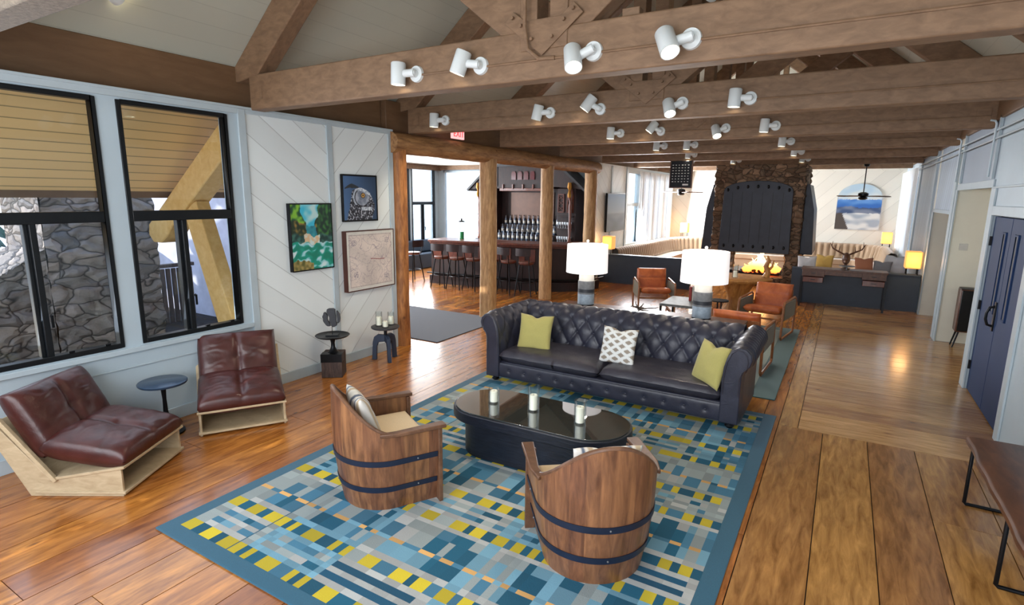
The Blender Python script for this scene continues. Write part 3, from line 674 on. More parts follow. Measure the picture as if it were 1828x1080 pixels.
# bar counter
bp = [(-8.75, 10.85), (-7.6, 10.98), (-6.6, 11.12), (-5.95, 11.25), (-5.45, 11.5), (-5.12, 11.85), (-5.02, 12.2), (-5.02, 12.42)]
def off(poly, d):
    out = []
    for i, p in enumerate(poly):
        a = Vector(poly[max(i-1, 0)]); b = Vector(poly[min(i+1, len(poly)-1)]); t_ = (b-a).normalized(); nrm = Vector((t_.y, -t_.x)); out.append((p[0]+nrm.x*d, p[1]+nrm.y*d))
    return out
def ribbon(poly, d0, d1, z0, z1): 
    a = off(poly, d0); b = off(poly, d1); return a+b[::-1]
bar = thing('bar_counter', 'dark mahogany bar counter with curved right end behind the log posts', 'bar counter', (-7, 11.5, 0))
def loc2(poly): return [(x+7, y-11.5) for x, y in poly]
lp = loc2(bp)
mb = MB(); mb.prism(ribbon(lp, 0, -.5, 0, 0), .22, 1.0, 'Z'); mb.build('bar_body', M['bar_dark'], bar)
mb = MB(); mb.prism(ribbon(lp, .10, -.5, 0, 0), 0, .2, 'Z'); mb.build('plinth', M['bar_dark'], bar)
mb = MB(); mb.prism(ribbon(lp, .16, -.6, 0, 0), 1.03, 1.085, 'Z'); mb.build('counter_top', M['bar_red'], bar, bevel=.01)
mb = MB(); mb.prism(ribbon(lp, .08, -.5, 0, 0), .98, 1.03, 'Z'); mb.build('moulding', M['bar_red'], bar, bevel=.01)
for i in range(9):
    tt_ = i/8*3.0; j = int(min(tt_, 2)); f_ = tt_-j; p = Vector(lp[j]).lerp(Vector(lp[j+1]), f_); q = Vector(lp[j]).lerp(Vector(lp[j+1]), min(f_+.27, 1)); dd = q-p
    if dd.length < .05: continue
    a = p+dd*.12; b = p+dd*.95; mb = MB(); nrm = Vector((dd.y, -dd.x)).normalized(); c = (a+b)/2+nrm*.005
    mb.box((c.x, c.y, .8), ((b-a).length, .02, .3), math.atan2(dd.y, dd.x)); mb.build('panel', M['bar_red'], bar, bevel=.006)
rl = MB(); rl.tube([(x, y, .28) for x, y in off(lp, .2)], .02, 8); rl.build('foot_rail', M['black_metal'], bar)
# stools
def make_stool():
    t = thing('bar_stool', 'dark wooden bar stool', 'bar stool', (0, 0, 0), 0, 'bar stools along the counter')
    mb = MB(); mb.lathe([(0, .68), (.15, .68), (.175, .70), (.175, .735), (.16, .745), (0, .735)], 24); mb.build('seat', M['bar_red'], t)
    for sx_ in (-1, 1):
        for sy in (-1, 1): mb = MB(); mb.cyl((sx_*.11, sy*.11, .68), (sx_*.19, sy*.19, 0), .014, .014, 8); mb.build('leg', M['black_metal'], t)
    mb = MB(); mb.tube([(.175*math.cos(a), .175*math.sin(a), .3) for a in [2*PI*k/16 for k in range(16)]], .009, 6, closed=True); mb.build('foot_ring', M['black_metal'], t)
    for q in (-1, 1): mb = MB(); mb.cyl((q*.12, -.15, .7), (q*.14, -.2, .98), .011, .011, 6); mb.build('back_post', M['black_metal'], t)
    mb = MB(); mb.grid(lambda u, v: (-.17+.34*u, -.2-.05*math.cos((u-.5)*PI)+.02, .88+.16*v), 8, 2); mb.grid(lambda u, v: (-.17+.34*u, -.2-.05*math.cos((u-.5)*PI), .88+.16*v), 8, 2)
    mb.build('backrest', M['bar_dark'], t); return t
st = make_stool()
sl = ['first bar stool from the left end of the counter', 'second bar stool from the left along the counter', 'third bar stool from the left along the counter', 'bar stool just left of the squared log post', 'bar stool just right of the squared log post', 'bar stool just left of the round log post']
for i, x in enumerate((-8.1, -7.66, -7.22, -6.78, -6.34, -5.9)):
    if i == 0: st.location = (x, 10.42, 0); st['label'] = sl[0]; st.rotation_euler.z = .1
    else: dup(st, (x, 10.42+i*.03+.02*math.sin(i*5), 0), .25*math.sin(i*3), sl[i])
dup(st, (-9.25, 10.75, 0), 1.4, 'dark stool with a small back standing alone left of the bar')
# back bar
bb_ = thing('back_bar', 'ornate dark wood back bar shaped like a gabled house', 'back bar cabinet', (-7.55, 13.5, 0)); bb_.scale = (.87, 1, 1)
mb = MB(); mb.bb((-1.75, -.25, 0), (1.75, .5, .95)); mb.build('lower_cabinet', M['bar_dark'], bb_, bevel=.01)
mb = MB(); mb.bb((-1.75, .35, .95), (1.75, .5, 2.6)); mb.build('back_panel', M['bar_dark'], bb_)
for s_ in (-1, 1):
    mb = MB(); mb.bb((s_*1.75, -.12, .95), (s_*1.15, .36, 2.35)); mb.build('side_tower', M['bar_dark'], bb_, bevel=.01)
    mb = MB(); mb.prism([(s_*1.75-.0, 2.35), (s_*2.0, 2.32), (s_*1.2, 2.97), (s_*.9, 2.97), (s_*.9, 2.4)], -.2, .5, 'Y'); mb.build('gable_roof', M['bar_dark'], bb_, bevel=.01)
    mb = MB(); mb.bar((s_*2.08, .12, 2.3), (s_*1.15, .12, 3.0), .75, .06, (0, 0, 1)); mb.build('roof_board', M['cer_d'], bb_)
    for k_ in (0, 1):
        xc = s_*(1.28+.3*k_)
        f_ = MB()
        for dx in (-.09, .09): f_.bb((xc+dx-.015, -.15, 1.75), (xc+dx+.015, -.12, 2.2))
        for z in (1.75, 2.2): f_.bb((xc-.1, -.15, z-.015), (xc+.1, -.12, z+.015))
        for q in range(3): f_.bar((xc-.08, -.14, 1.78+q*.14), (xc+.08, -.14, 1.9+q*.14), .01, .012); f_.bar((xc+.08, -.14, 1.78+q*.14), (xc-.08, -.14, 1.9+q*.14), .01, .012)
        lt_ = f_.build('lattice_window', M['bar_red'], bb_)
    for z in (1.3, 1.62):
        mb = MB(); mb.bb((s_*1.2, -.2, z), (s_*1.7, -.12, z+.03)); mb.build('shelf', M['bar_dark'], bb_)
    mb = MB(); mb.lathe([(.05, .95), (.07, 1.0), (.035, 1.1), (.06, 1.4), (.03, 1.5), (.055, 1.9), (.03, 2.0), (.07, 2.1), (.08, 2.25), (.05, 2.35)], 16, (s_*1.62, -.2, 0)); mb.build('carved_column', M['bar_red'], bb_)
    mb = MB(); mb.lathe([(.045, 2.12), (.06, 2.2), (.03, 2.3), (.07, 2.38), (.05, 2.5)], 14, (s_*1.62, -.27, 0)); mb.build('gilded_finial', plain('old gold', (150, 104, 40), .4, .6), bb_)
mb = MB(); mb.bb((-.95, -.2, 2.35), (.95, .4, 2.95)); mb.build('canopy', M['bar_dark'], bb_, bevel=.01)
mb = MB(); mb.bb((-1.1, -.26, 2.93), (1.1, .5, 3.0)); mb.build('cornice', M['cer_d'], bb_, bevel=.01)
for i in range(4):
    x = -.33+i*.22; mb = MB(); mb.prism([(x-.08, 2.58), (x+.08, 2.58), (x+.08, 2.74), (x+.05, 2.8), (x-.05, 2.8), (x-.08, 2.74)], -.225, -.2, 'Y'); mb.build('arched_pane', plain('dark red glass', (84, 20, 30), .15), bb_)
for i in range(5):
    x = -.72+i*.36; mb = MB(); mb.bb((x-.02, -.24, 2.33), (x+.02, -.2, 2.46)); mb.build('bracket', M['bar_red'], bb_)
mb = MB(); mb.bb((-.85, -.22, 2.28), (.85, -.1, 2.36)); mb.build('lintel', M['bar_red'], bb_, bevel=.01)
mb = MB(); mb.bb((-.78, .32, 1.45), (.78, .345, 2.25)); mb.build('mirror', plain('old mirror', (84, 56, 42), .35, .3), bb_)
mb = MB(); mb.bb((-1.1, .2, .95), (1.1, .35, 1.35)); mb.bb((-1.1, .0, .95), (1.1, .2, 1.12)); mb.build('bottle_steps', M['bar_dark'], bb_)
# bottles in three tiers and rows of glasses
def make_bottle():
    t = thing('liquor_bottle', 'clear liquor bottle', 'bottle', (0, 0, 0), 0, 'bottles on the stepped shelves of the back bar')
    mb = MB(); mb.lathe([(0, 0), (.034, 0), (.036, .01), (.036, .15), (.03, .175), (.013, .2), (.013, .25)], 12); mb.build('bottle_glass', plain('pale bottle glass', (84, 98, 120), .08, var=.1, coat=1.0), t)
    mb = MB(); mb.cyl((0, 0, .25), (0, 0, .275), .014, .014, 8); mb.build('cap', M['black_metal'], t)
    mb = MB(); mb.lathe([(.0368, .05), (.0368, .12)], 12, cap=False); mb.build('bottle_label', M['cer_w'], t); return t
bt = make_bottle(); first = True
for r_, (yy, zz, n_b, lab) in enumerate(((13.6, 1.12, 11, 'bottle in the middle tier of the back bar'), (13.78, 1.35, 12, 'bottle in the top tier of the back bar in front of the mirror'), (13.42, .95, 12, 'bottle in the lowest tier of the back bar'))):
    for i in range(n_b):
        p = (-7.55-.82+1.64*i/(n_b-1), yy, zz)
        l2 = ['clear', 'dark'][0]
        lab2 = 'liquor ' + lab
        if first: bt.location = p; bt['label'] = lab2; first = False
        else: dup(bt, p, i, lab2, 'bottles tier %s of the back bar' % ['middle', 'top', 'low'][r_])
bt['group'] = 'bottles tier middle of the back bar'
def make_glass():
    t = thing('stem_glass', 'stemmed glass', 'glass', (0, 0, 0), 0, 'stem glasses on the back bar')
    mb = MB(); mb.lathe([(.03, 0), (.005, .006), (.004, .07), (.028, .09), (.036, .12), (.032, .16), (.03, .16), (.034, .12), (.026, .094), (0, .085)], 12); mb.build('glass_body', plain('glass sparkle', (200, 214, 226), .05, var=.05, coat=1.0), t); return t
gt = make_glass(); first = True
for (s_, zz, yy, txt) in ((-1, .955, 13.32, 'left counter'), (1, .955, 13.32, 'right counter'), (1, 1.33, 13.34, 'right shelf'), (-1, 1.33, 13.34, 'left shelf')):
    for i in range(6):
        p = (-7.55+s_*(1.06+.07*i), yy, zz); lab = 'clear stemmed glass in a row on the %s of the back bar' % txt
        if first: gt.location = p; gt['label'] = lab; gt['group'] = 'stem glasses on the left counter'; first = False
        else: dup(gt, p, 0, lab, 'stem glasses on the '+txt)
# green bottle tower on the left end of bar
o = thing('absinthe_fountain', 'clear glass drink tower with a green liquid base on the left bar end', 'drink dispenser', (-8.15, 11.3, 1.085))
mb = MB(); mb.lathe([(0, 0), (.06, 0), (.06, .02), (.05, .03), (.05, .18), (0, .18)], 16); mb.build('green_bowl', plain('green glass', (30, 160, 90), .1, coat=1.0), o)
mb = MB(); mb.lathe([(.055, .18), (.055, .42)], 16, cap=False); mb.build('glass_tube', M['clear'], o); mb = MB(); mb.lathe([(0, .42), (.08, .42), (.08, .44), (.02, .46), (.02, .5), (0, .51)], 16); mb.build('lid', M['black_metal'], o)
for a in (0, PI/2, PI, 3*PI/2): mb = MB(); mb.cyl((.065*math.cos(a), .065*math.sin(a), 0), (.065*math.cos(a), .065*math.sin(a), .43), .004, .004, 6); mb.build('rod', M['black_metal'], o)
mb = MB(); mb.bb((-7.4, 6.3, .001), (-5.0, 8.2, .012)); o = tag(mb.build('floor_mat', fabric('charcoal mat', (58, 64, 76)), bevel=.003), 'large dark charcoal mat on the floor between the first log posts', 'mat')

# ================================================================== FAR LOUNGE
hw = [((-5.34, 13.38), (-3.02, 13.52)), ((-.86, 13.18), (1.38, 13.32))]
for i, (a, b) in enumerate(hw):
    mb = MB(); mb.bb((a[0], a[1], 0), (b[0], b[1], .70)); t_ = mb.build('half_wall', M['slate']); struct(t_)
    mb = MB(); mb.bb((a[0], a[1]-.03, .70), (b[0], b[1]+.03, .73)); mb.build('wall_cap', M['slate'], t_, bevel=.004)
# banquette: channelled back, seat and base following a U path
path = []
for i in range(40): path.append((-5.0, 13.7+4.6*i/39))
for i in range(1, 14): a = PI-(PI/2)*i/14; path.append((-3.7+1.3*math.cos(a), 18.3+1.3*math.sin(a)))
for i in range(40): path.append((-3.7+3.9*i/39, 19.6))
for i in range(1, 12): a = PI/2-(PI/2)*i/12; path.append((.2+.88*math.cos(a), 18.6+1.0*math.sin(a)))
for i in range(16): path.append((1.08, 18.6-2.0*i/15))
P2 = [Vector(p) for p in path]; cum = [0]
for i in range(1, len(P2)): cum.append(cum[-1]+(P2[i]-P2[i-1]).length)
TL = cum[-1]
def along(s_):
    s_ = max(0, min(TL-1e-6, s_)); i = next(k_ for k_ in range(1, len(cum)) if cum[k_] >= s_); f_ = (s_-cum[i-1])/(cum[i]-cum[i-1]); p = P2[i-1].lerp(P2[i], f_); d = (P2[i]-P2[i-1]).normalized(); return p, Vector((d.y, -d.x))
bq = thing('banquette', 'long taupe channel-tufted banquette curving around the far fireplace lounge', 'banquette', (-2, 17, 0))
mb = MB()
def bfn(u, v):
    p, nr = along(u*TL); ch = abs(math.sin(PI*u*TL/.17)); bul = .035*ch
    prof = [(.16, .42), (.12+bul, .5), (.08+bul, .68), (.06+bul, .80), (.0+bul*.5, .86), (-.08, .85), (-.12, .8), (-.12, .0)]
    k_ = v*7; i = min(int(k_), 6); f_ = k_-i; a = prof[i]; b = prof[i+1]; d = a[0]+(b[0]-a[0])*f_; z = a[1]+(b[1]-a[1])*f_
    return (p.x+nr.x*d+2, p.y+nr.y*d-17, z)
mb.grid(bfn, 900, 14); mb.build('backrest', M['banq'], bq, ang=80)
mb = MB()
def sfn(u, v):
    p, nr = along(u*TL); prof = [(.1, .40), (.58, .42), (.62, .40), (.62, .28), (.58, .25), (.58, .0)]; k_ = v*5; i = min(int(k_), 4); f_ = k_-i; a = prof[i]; b = prof[i+1]
    d = a[0]+(b[0]-a[0])*f_; z = a[1]+(b[1]-a[1])*f_; return (p.x+nr.x*d+2, p.y+nr.y*d-17, z)
mb.grid(sfn, 160, 10); mb.build('seat', M['banq'], bq)

# sheer curtains
def curtain(y0, y1, x, z0, z1, lab, amp=.035, wl=.14):
    mb = MB(); n1 = int((y1-y0)*40); mb.grid(lambda u, v: (x+amp*math.sin(2*PI*(y0+(y1-y0)*u)/wl+.4*math.sin(v*3)), y0+(y1-y0)*u, z0+(z1-z0)*v), n1, 6)
    return tag(mb.build('sheer_curtain', M['sheer'], ang=170), lab, 'curtain', 'white sheer curtains in the far lounge')
curtain(16.3, 17.1, XL+.075, .02, 2.9, 'white sheer curtain, nearest of those along the left far windows'); curtain(17.3, 18.1, XL+.075, .02, 2.9, 'white sheer curtain, second along the left far windows'); curtain(18.3, 19.1, XL+.075, .02, 2.9, 'white sheer curtain, third along the left far windows'); curtain(19.3, 19.85, XL+.075, .02, 2.9, 'white sheer curtain in the left far corner')
curtain(16.25, 17.7, XR-.075, .02, 2.9, 'white sheer curtain, nearer of the two on the right far windows'); curtain(18.0, 19.85, XR-.075, .02, 2.9, 'white sheer curtain in the right far corner')

# framed grey blue canvas on the far left wall
def sea(u, v): return lerp((70, 84, 96), (150, 172, 188), v*1.1+.25*nz(u*3, v*6)) if v < .5 else lerp((140, 158, 176), (120, 158, 200), (v-.5)*2+.2*nz(u*3, v*4))
def frame_box(t, wd, ht, dep, m, fw_=.02):
    mb = MB(); mb.bb((0, -wd/2, -ht/2), (dep, wd/2, ht/2)); mb.build('frame', m, t, bevel=.003)
t = thing('canvas_picture', 'tall hazy blue grey canvas on the far left wall past the log posts', 'picture', (XL+.03, 14.36, 1.75)); frame_box(t, 1.5*.9, 1.0, .05, M['black_metal']); o = painted('canvas', 1.30, .95, 20, 20, lambda u, v: sea(u, v), t, plane='YZ'); o.location.x = .052
# arched landscape painting
t = thing('arched_painting', 'arched mountain and river landscape painting on the far back wall', 'painting', (.31, YB-.05, 1.94))
def arch_fn():
    me = bpy.data.meshes.new('a'); vs = []; fs = []; cs = []; nx, ny = 50, 56; wd, ht = 1.15, 1.36
    for j in range(ny+1):
        for i in range(nx+1):
            u, v = i/nx, j/ny; x = (u-.5)*wd; top = ht/2-.42+math.sqrt(max(0, 1-(abs(u-.5)*2)**2))*.42; z = -ht/2+(top+ht/2)*v
            vs.append((x, 0, z)); V = (z+ht/2)/ht; n_v = nz(u*4, V*9, 2)
            if V > .66: c = lerp((206, 212, 210), (170, 196, 214), (V-.6)*3+n_v)
            elif V > .5+.05*n_v: c = lerp((40, 96, 170), (90, 140, 200), (V-.5)*6+n_v)
            elif V > .36: c = lerp((56, 76, 110), (110, 120, 140), .5+n_v*2)
            elif u < .32-V*.5: c = (72, 66, 62)
            else: c = lerp((150, 160, 172), (206, 208, 206), .5+2*n_v)
            cs.append(srgb(*[max(0, min(255, q)) for q in c]))
    for j in range(ny):
        for i in range(nx): a = j*(nx+1)+i; fs.append((a, a+1, a+nx+2, a+nx+1))
    me.from_pydata(vs, [], fs); at = me.color_attributes.new('paint', 'FLOAT_COLOR', 'POINT')
    for k_, c in enumerate(cs): at.data[k_].color = c
    me.materials.append(M['paint']); return me
o = bpy.data.objects.new('canvas', arch_fn()); C.objects.link(o); o.parent = t
mb = MB(); pts = [(-.585, -.69), (.585, -.69), (.585, .26)]+[(.585*math.cos(a), .26+.435*math.sin(a)) for a in [PI*k_/14 for k_ in range(1, 14)]]+[(-.585, .26)]; mb.prism(pts, .008, .04, 'Y'); mb.build('backing', M['cer_w'], t)

# fireplace
fp = thing('stone_fireplace', 'freestanding fieldstone fireplace with a dark iron hood in the far lounge', 'fireplace', (-1.9, 16.0, 0))
def stonecol(x0, x1, y0, y1, z0, z1, name='stone_pier'):
    m_ = MB(); pa = [(x0, y0), (x1, y0), (x1, y1), (x0, y1)]
    per = 2*((x1-x0)+(y1-y0)); n1 = max(24, int(per/.045)); n2 = int((z1-z0)/.045)
    def fn(u, v):
        s_ = u*per; 
        for a, b in zip(pa, pa[1:]+pa[:1]):
            L_ = math.hypot(b[0]-a[0], b[1]-a[1])
            if s_ <= L_ + 1e-9: f_ = s_/L_; x = a[0]+(b[0]-a[0])*f_; y = a[1]+(b[1]-a[1])*f_; break
            s_ -= L_
        z = z0+(z1-z0)*v; cx, cy = (x0+x1)/2, (y0+y1)/2
        d = noise.voronoi(Vector((x*5, y*5, z*7)))[0]; h = min((d[1]-d[0])*1.8, 1)*.05+.02*nz(x*12, y*12, z*12)
        dx, dy = x-cx, y-cy; q = math.hypot(dx, dy)+1e-6
        return (x+dx/q*h, y+dy/q*h, z)
    m_.grid(fn, n1, n2, cu=True); return m_.build(name, M['stone_in'], fp, ang=70)
for sx_ in (-1, 1):
    for sy in (-1, 1):
        xa, xb = sorted((sx_*1.0, sx_*.74)); ya, yb = sorted((sy*1.0, sy*.74)); stonecol(xa, xb, ya, yb, 0, 2.4)
for sy in (-1, 1): ya, yb = sorted((sy*1.0, sy*.74)); stonecol(-1.0, 1.0, ya, yb, 2.36, 2.965, 'stone_crown')
for sx_ in (-1, 1): xa, xb = sorted((sx_*1.0, sx_*.74)); stonecol(xa, xb, -.74, .74, 2.36, 2.965, 'stone_crown')
mb = MB(); mb.bb((-.6, -.05, 2.45), (.6, .72, 4.9)); mb.build('chimney_flue', M['stone_in'], fp)
def hoodpanel(wd, axis, sgn):
    m_ = MB(); pts = [(-wd/2-.03, .83), (wd/2+.03, .83), (wd/2-.01, 2.36)]+[(wd/2*math.cos(a)*.98, 2.36+.22*math.sin(a)) for a in [PI*k_/10 for k_ in range(1, 10)]]+[(-wd/2+.01, 2.36)]
    d0 = sgn*1.0; d1 = sgn*1.07
    m_.prism(pts, min(d0, d1), max(d0, d1), 'Y' if axis == 'Y' else 'X'); h = m_.build('hood_panel', M['hood'], fp, bevel=.01)
    for k_ in range(7):
        u = -wd/2+.1+(wd-.2)*k_/6; zt = 2.38+.16*math.sqrt(max(0, 1-(u/(wd/2))**2))-.1
        for z in (zt, .98):
            b = MB(); c = (u, sgn*1.085, z) if axis == 'Y' else (sgn*1.085, u, z); b.ell(c, (.03, .03, .045), 8, 6); b.build('rivet', M['black_metal'], h)
        if k_ < 6 and axis == 'Y' and sgn < 0: b = MB(); uu = u+(wd-.2)/12; b.bb((uu-.006, -1.078, 1.05), (uu+.006, -1.07, 2.3)); b.build('seam', M['black_metal'], h)
hoodpanel(1.58, 'Y', -1); hoodpanel(1.58, 'Y', 1); 
for sx_ in (-1, 1):
    m_ = MB(); m_.prism([(sx_*1.02, 2.50), (sx_*1.10, 2.50), (sx_*1.24, 1.9), (sx_*1.30, .83), (sx_*1.02, .83)], -.78, .78, 'Y'); m_.build('side_hood', M['hood'], fp, bevel=.01)
mb = MB(); mb.bb((-.95, -.95, 0), (.95, .95, .22)); mb.build('hearth', M['stone_in'], fp, bevel=.02)
mb = MB(); mb.bb((-.6, -.5, .22), (.6, .5, .30)); mb.build('fire_tray', M['black_metal'], fp, bevel=.01)
fl = thing('fire', 'orange and yellow gas flames burning on logs inside the fireplace', 'fire', (-1.72, 15.45, .30))
n = N('flame'); lw = n.coord(); sp = n.n('SeparateXYZ'); n.l(lw, sp.inputs[0]); c_ = n.ramp(n.math('MULTIPLY', sp.outputs['Z'], 1.7), [(0, (1, .12, .02, 1)), (.25, (1, .42, .06, 1)), (.7, (1, .8, .4, 1))]); n.set(color=(0, 0, 0, 1), emis=c_, emstr=4.5); flame_m = n.m
rd = random.Random(4)
for i in range(15):
    x = -.36+.72*i/14; h = .18+.34*math.exp(-((x+.02)/.16)**2)+.1*rd.random(); y = rd.uniform(-.12, .12); ph = rd.random()*6
    m_ = MB(); pts = [(x+.035*math.sin(ph+q*1.3), y+.03*math.cos(ph+q), h*q/7) for q in range(8)]; rr = [.03, .055, .06, .05, .036, .024, .012, .002]
    m_.tube(pts, [r_*(.8+.6*rd.random()) for r_ in rr], 8); m_.build('flame', flame_m, fl)
for i in range(5):
    m_ = MB(); a = rd.uniform(-.5, .5); m_.cyl((-.35+i*.14-.12, -.12, .03), (-.35+i*.14+.12, .12, .07), .035, .03, 8); m_.build('log', M['gap'], fl)
light('POINT', 'fire_glow', (-1.72, 15.3, .7), 16, (1, .5, .18), shadow_soft_size=.25, specular_factor=.3)

# ceiling fans
def fan(loc, lab, drop):
    t = thing('ceiling_fan', lab, 'ceiling fan', loc, 0, 'dark ceiling fans')
    mb = MB(); mb.cyl((0, 0, .1), (0, 0, drop), .012, .012, 8); mb.build('down_rod', M['black_metal'], t); mb = MB(); mb.lathe([(0, drop), (.07, drop), (.05, drop-.06), (0, drop-.06)], 16); mb.build('canopy_cup', M['black_metal'], t)
    mb = MB(); mb.lathe([(0, .1), (.05, .1), (.11, .07), (.11, .02), (.08, -.01), (.05, -.02), (0, -.02)], 20); mb.build('motor', M['black_metal'], t)
    mb = MB(); mb.lathe([(0, -.02), (.09, -.02), (.10, -.05), (.06, -.08), (0, -.085)], 20); mb.build('light_cap', M['black_metal'], t)
    for k_ in range(5):
        a = 2*PI*k_/5+.25; R = Matrix.Rotation(a, 3, 'Z') @ Matrix.Rotation(.2, 3, 'X'); m_ = MB()
        pts = [(.12, -.03), (.2, -.05), (.5, -.065), (.58, -.04), (.58, .04), (.5, .065), (.2, .05), (.12, .03)]; vs = [R @ Vector((x, y, z)) for z in (0, .008) for x, y in pts]
        m_.add(vs, [tuple(range(8))[::-1], tuple(range(8, 16))]+[(i, (i+1) % 8, 8+(i+1) % 8, 8+i) for i in range(8)]); m_.build('fan_blade', M['walnut'], t)
fan((.31, 15.95, 2.23), 'dark five-blade ceiling fan in front of the arched painting', .755); fan((-4.0, 15.95, 2.30), 'dark five-blade ceiling fan left of the fireplace below the hanging board', .685)
# hanging score board
hb = thing('hanging_board', 'black menu board with rows of small white slots hanging from a beam', 'board', (-3.36, 13.28, 2.68))
mb = MB(); mb.bb((-.245, -.02, -.30), (.245, .02, .30)); mb.build('board', M['black_metal'], hb, bevel=.004)
mb = MB(); mb.bb((-.255, -.025, -.31), (-.235, .025, .31)); mb.bb((.235, -.025, -.31), (.255, .025, .31)); mb.bb((-.235, -.025, -.31), (.235, .025, -.29)); mb.build('frame', M['walnut'], hb)
rd = random.Random(9)
for r_ in range(7):
    m_ = MB()
    for c_ in range(6): m_.bb((-.2+c_*.07, -.026, .2-r_*.062), (-.2+c_*.07+.04*rd.uniform(.5, 1), -.02, .2-r_*.062+.014))
    m_.build('slot_row', M['cer_w'], hb, smooth=False)
m_ = MB(); m_.bb((.05, -.027, -.25), (.18, -.02, -.215)); m_.build('notice', M['cer_w'], hb, smooth=False)

# desk in front of the right half wall
dk = thing('console_desk', 'long dark wooden writing desk with drawers before the right half wall', 'desk', (.08, 12.9, 0))
mb = MB(); mb.bb((-.74, -.22, .745), (.74, .22, .78)); mb.build('desk_top', M['walnut'], dk, bevel=.004)
for s_ in (-1, 1):
    mb = MB(); mb.bb((s_*.72, -.2, .62), (s_*.32, .2, .745)); dr = mb.build('drawer', M['walnut'], dk, bevel=.004)
    mb = MB(); mb.bb((s_*.70, -.205, .50), (s_*.34, .18, .605)); dr2 = mb.build('drawer', M['bar_red'], dk, bevel=.004)
    for pz, q in ((.68, dr), (.55, dr2)): m_ = MB(); m_.bb((s_*.52-.04, -.215, pz), (s_*.52+.04, -.2, pz+.012)); m_.build('drawer_pull', M['black_metal'], q)
    for sy in (-1, 1): mb = MB(); mb.bb((s_*.72-.018, sy*.19-.018, 0), (s_*.72+.018, sy*.19+.018, .62)); mb.build('leg', M['black_metal'], dk)
mb = MB(); mb.bb((-.32, -.2, .66), (.32, .2, .745)); mb.build('drawer', M['walnut'], dk, bevel=.004)

# amber lantern lamps
def amber(loc, lab, sc_=1):
    t = thing('lantern_lamp', lab, 'table lamp', loc, 0, 'amber paper lantern lamps'); t.scale = (sc_,)*3
    mb = MB(); mb.bb((-.13, -.13, .12), (.13, .13, .45)); mb.build('lamp_shade', M['shade_warm'], t, bevel=.02, seg=3)
    for a in range(4):
        x, y = .11*math.cos(PI/4+a*PI/2), .11*math.sin(PI/4+a*PI/2); mb = MB(); mb.cyl((x*1.15, y*1.15, 0), (x*1.15, y*1.15, .2), .009, .009, 6); mb.build('leg', M['black_metal'], t)
    light('POINT', 'lantern_glow', (loc[0], loc[1]-.3, loc[2]+.3), 5, (1, .62, .28), shadow_soft_size=.12)
amber((1.22, 13.26, .73), 'glowing amber lantern lamp on the right end of the half wall ledge'); amber((1.1, 19.55, .78), 'amber lantern lamp behind the banquette right of the arched painting'); amber((-4.7, 19.55, .86), 'amber lantern lamp in the left far corner behind the banquette'); amber((-5.1, 13.44, .73), 'amber lantern lamp behind the curved end of the bar')

# pillows
def pillow(name, lab, loc, size, rx, rz, m, th=.12, painted_fn=None, ry=0, group=None, n=22):
    def pt(u, v, s_):
        x = (u-.5)*2; y = (v-.5)*2; q = (1-abs(x)**2.6)*(1-abs(y)**2.6); pin = .92+.08*(abs(x)**2+abs(y)**2)/1.0 if 0 else 1-.07*(1-abs(x)**3)*0
        sx_ = x*(1-.07*(1-y*y)); sy_ = y*(1-.07*(1-x*x)); zz = s_*th/2*max(q, 0)**.42*(1+.12*nz(x*2.5, y*2.5, s_))
        crease = .13*math.exp(-((x)/.25)**2)*max(0, y-.2)*1.2
        return (sx_*size/2, zz, sy_*size/2*(1)-crease*size*.6)
    vs = []; cs = []; me = bpy.data.meshes.new(name); fs = []
    for s_ in (-1, 1):
        b0 = len(vs)
        for i in range(n+1):
            for j in range(n+1): vs.append(pt(i/n, j/n, s_)); cs.append(srgb(*painted_fn(i/n, j/n)) if painted_fn else (1, 1, 1, 1))
        for i in range(n):
            for j in range(n): a = b0+i*(n+1)+j; f_ = (a, a+1, a+n+2, a+n+1); fs.append(f_ if s_ > 0 else f_[::-1])
    me.from_pydata(vs, [], fs)
    at = me.color_attributes.new('paint', 'FLOAT_COLOR', 'POINT')
    for k_, c in enumerate(cs): at.data[k_].color = c
    bm = bmesh.new(); bm.from_mesh(me); bmesh.ops.remove_doubles(bm, verts=bm.verts, dist=1e-4); bmesh.ops.recalc_face_normals(bm, faces=bm.faces)
    for f_ in bm.faces: f_.smooth = True
    bm.to_mesh(me); bm.free(); me.materials.append(m); o = bpy.data.objects.new(name, me); C.objects.link(o); o.location = loc; o.rotation_euler = (rx, ry, rz)
    return tag(o, lab, 'pillow', group)

# ================================================================== RUG
ru = random.Random(21)
TEAL = (24, 84, 108); MID = (66, 116, 142); LB = (108, 152, 172); GR = (142, 152, 152); LG = (166, 168, 166); YE = (192, 172, 44); OR = (206, 160, 98); DT = (24, 76, 102)
rug = thing('area_rug', 'large teal, grey and yellow woven geometric rug under the sofa group', 'rug', (-2.01, 3.76, .0))
RW, RL = 3.25, 4.24
mb = MB(); mb.bb((-RW/2, -RL/2, .001), (RW/2, RL/2, .016)); mb.build('rug_border', fabric('teal rug border', (24, 84, 108), sc_=200), rug, bevel=.004)
period = [('y', .095), ('g', .045), ('t', .05), ('g', .04), ('t', .05), ('g', .045), ('y', .095), ('g', .05), ('b', .12), ('o', .035), ('b', .14), ('s', .09), ('g', .04)]
iw, il = RW-.22, RL-.2; rows = []; y = -il/2
while y < il/2-.02:
    for kd, hgt in period:
        if y >= il/2-.02: break
        rows.append((kd, y, min(y+hgt, il/2))); y += hgt
cols = []; x = -iw/2
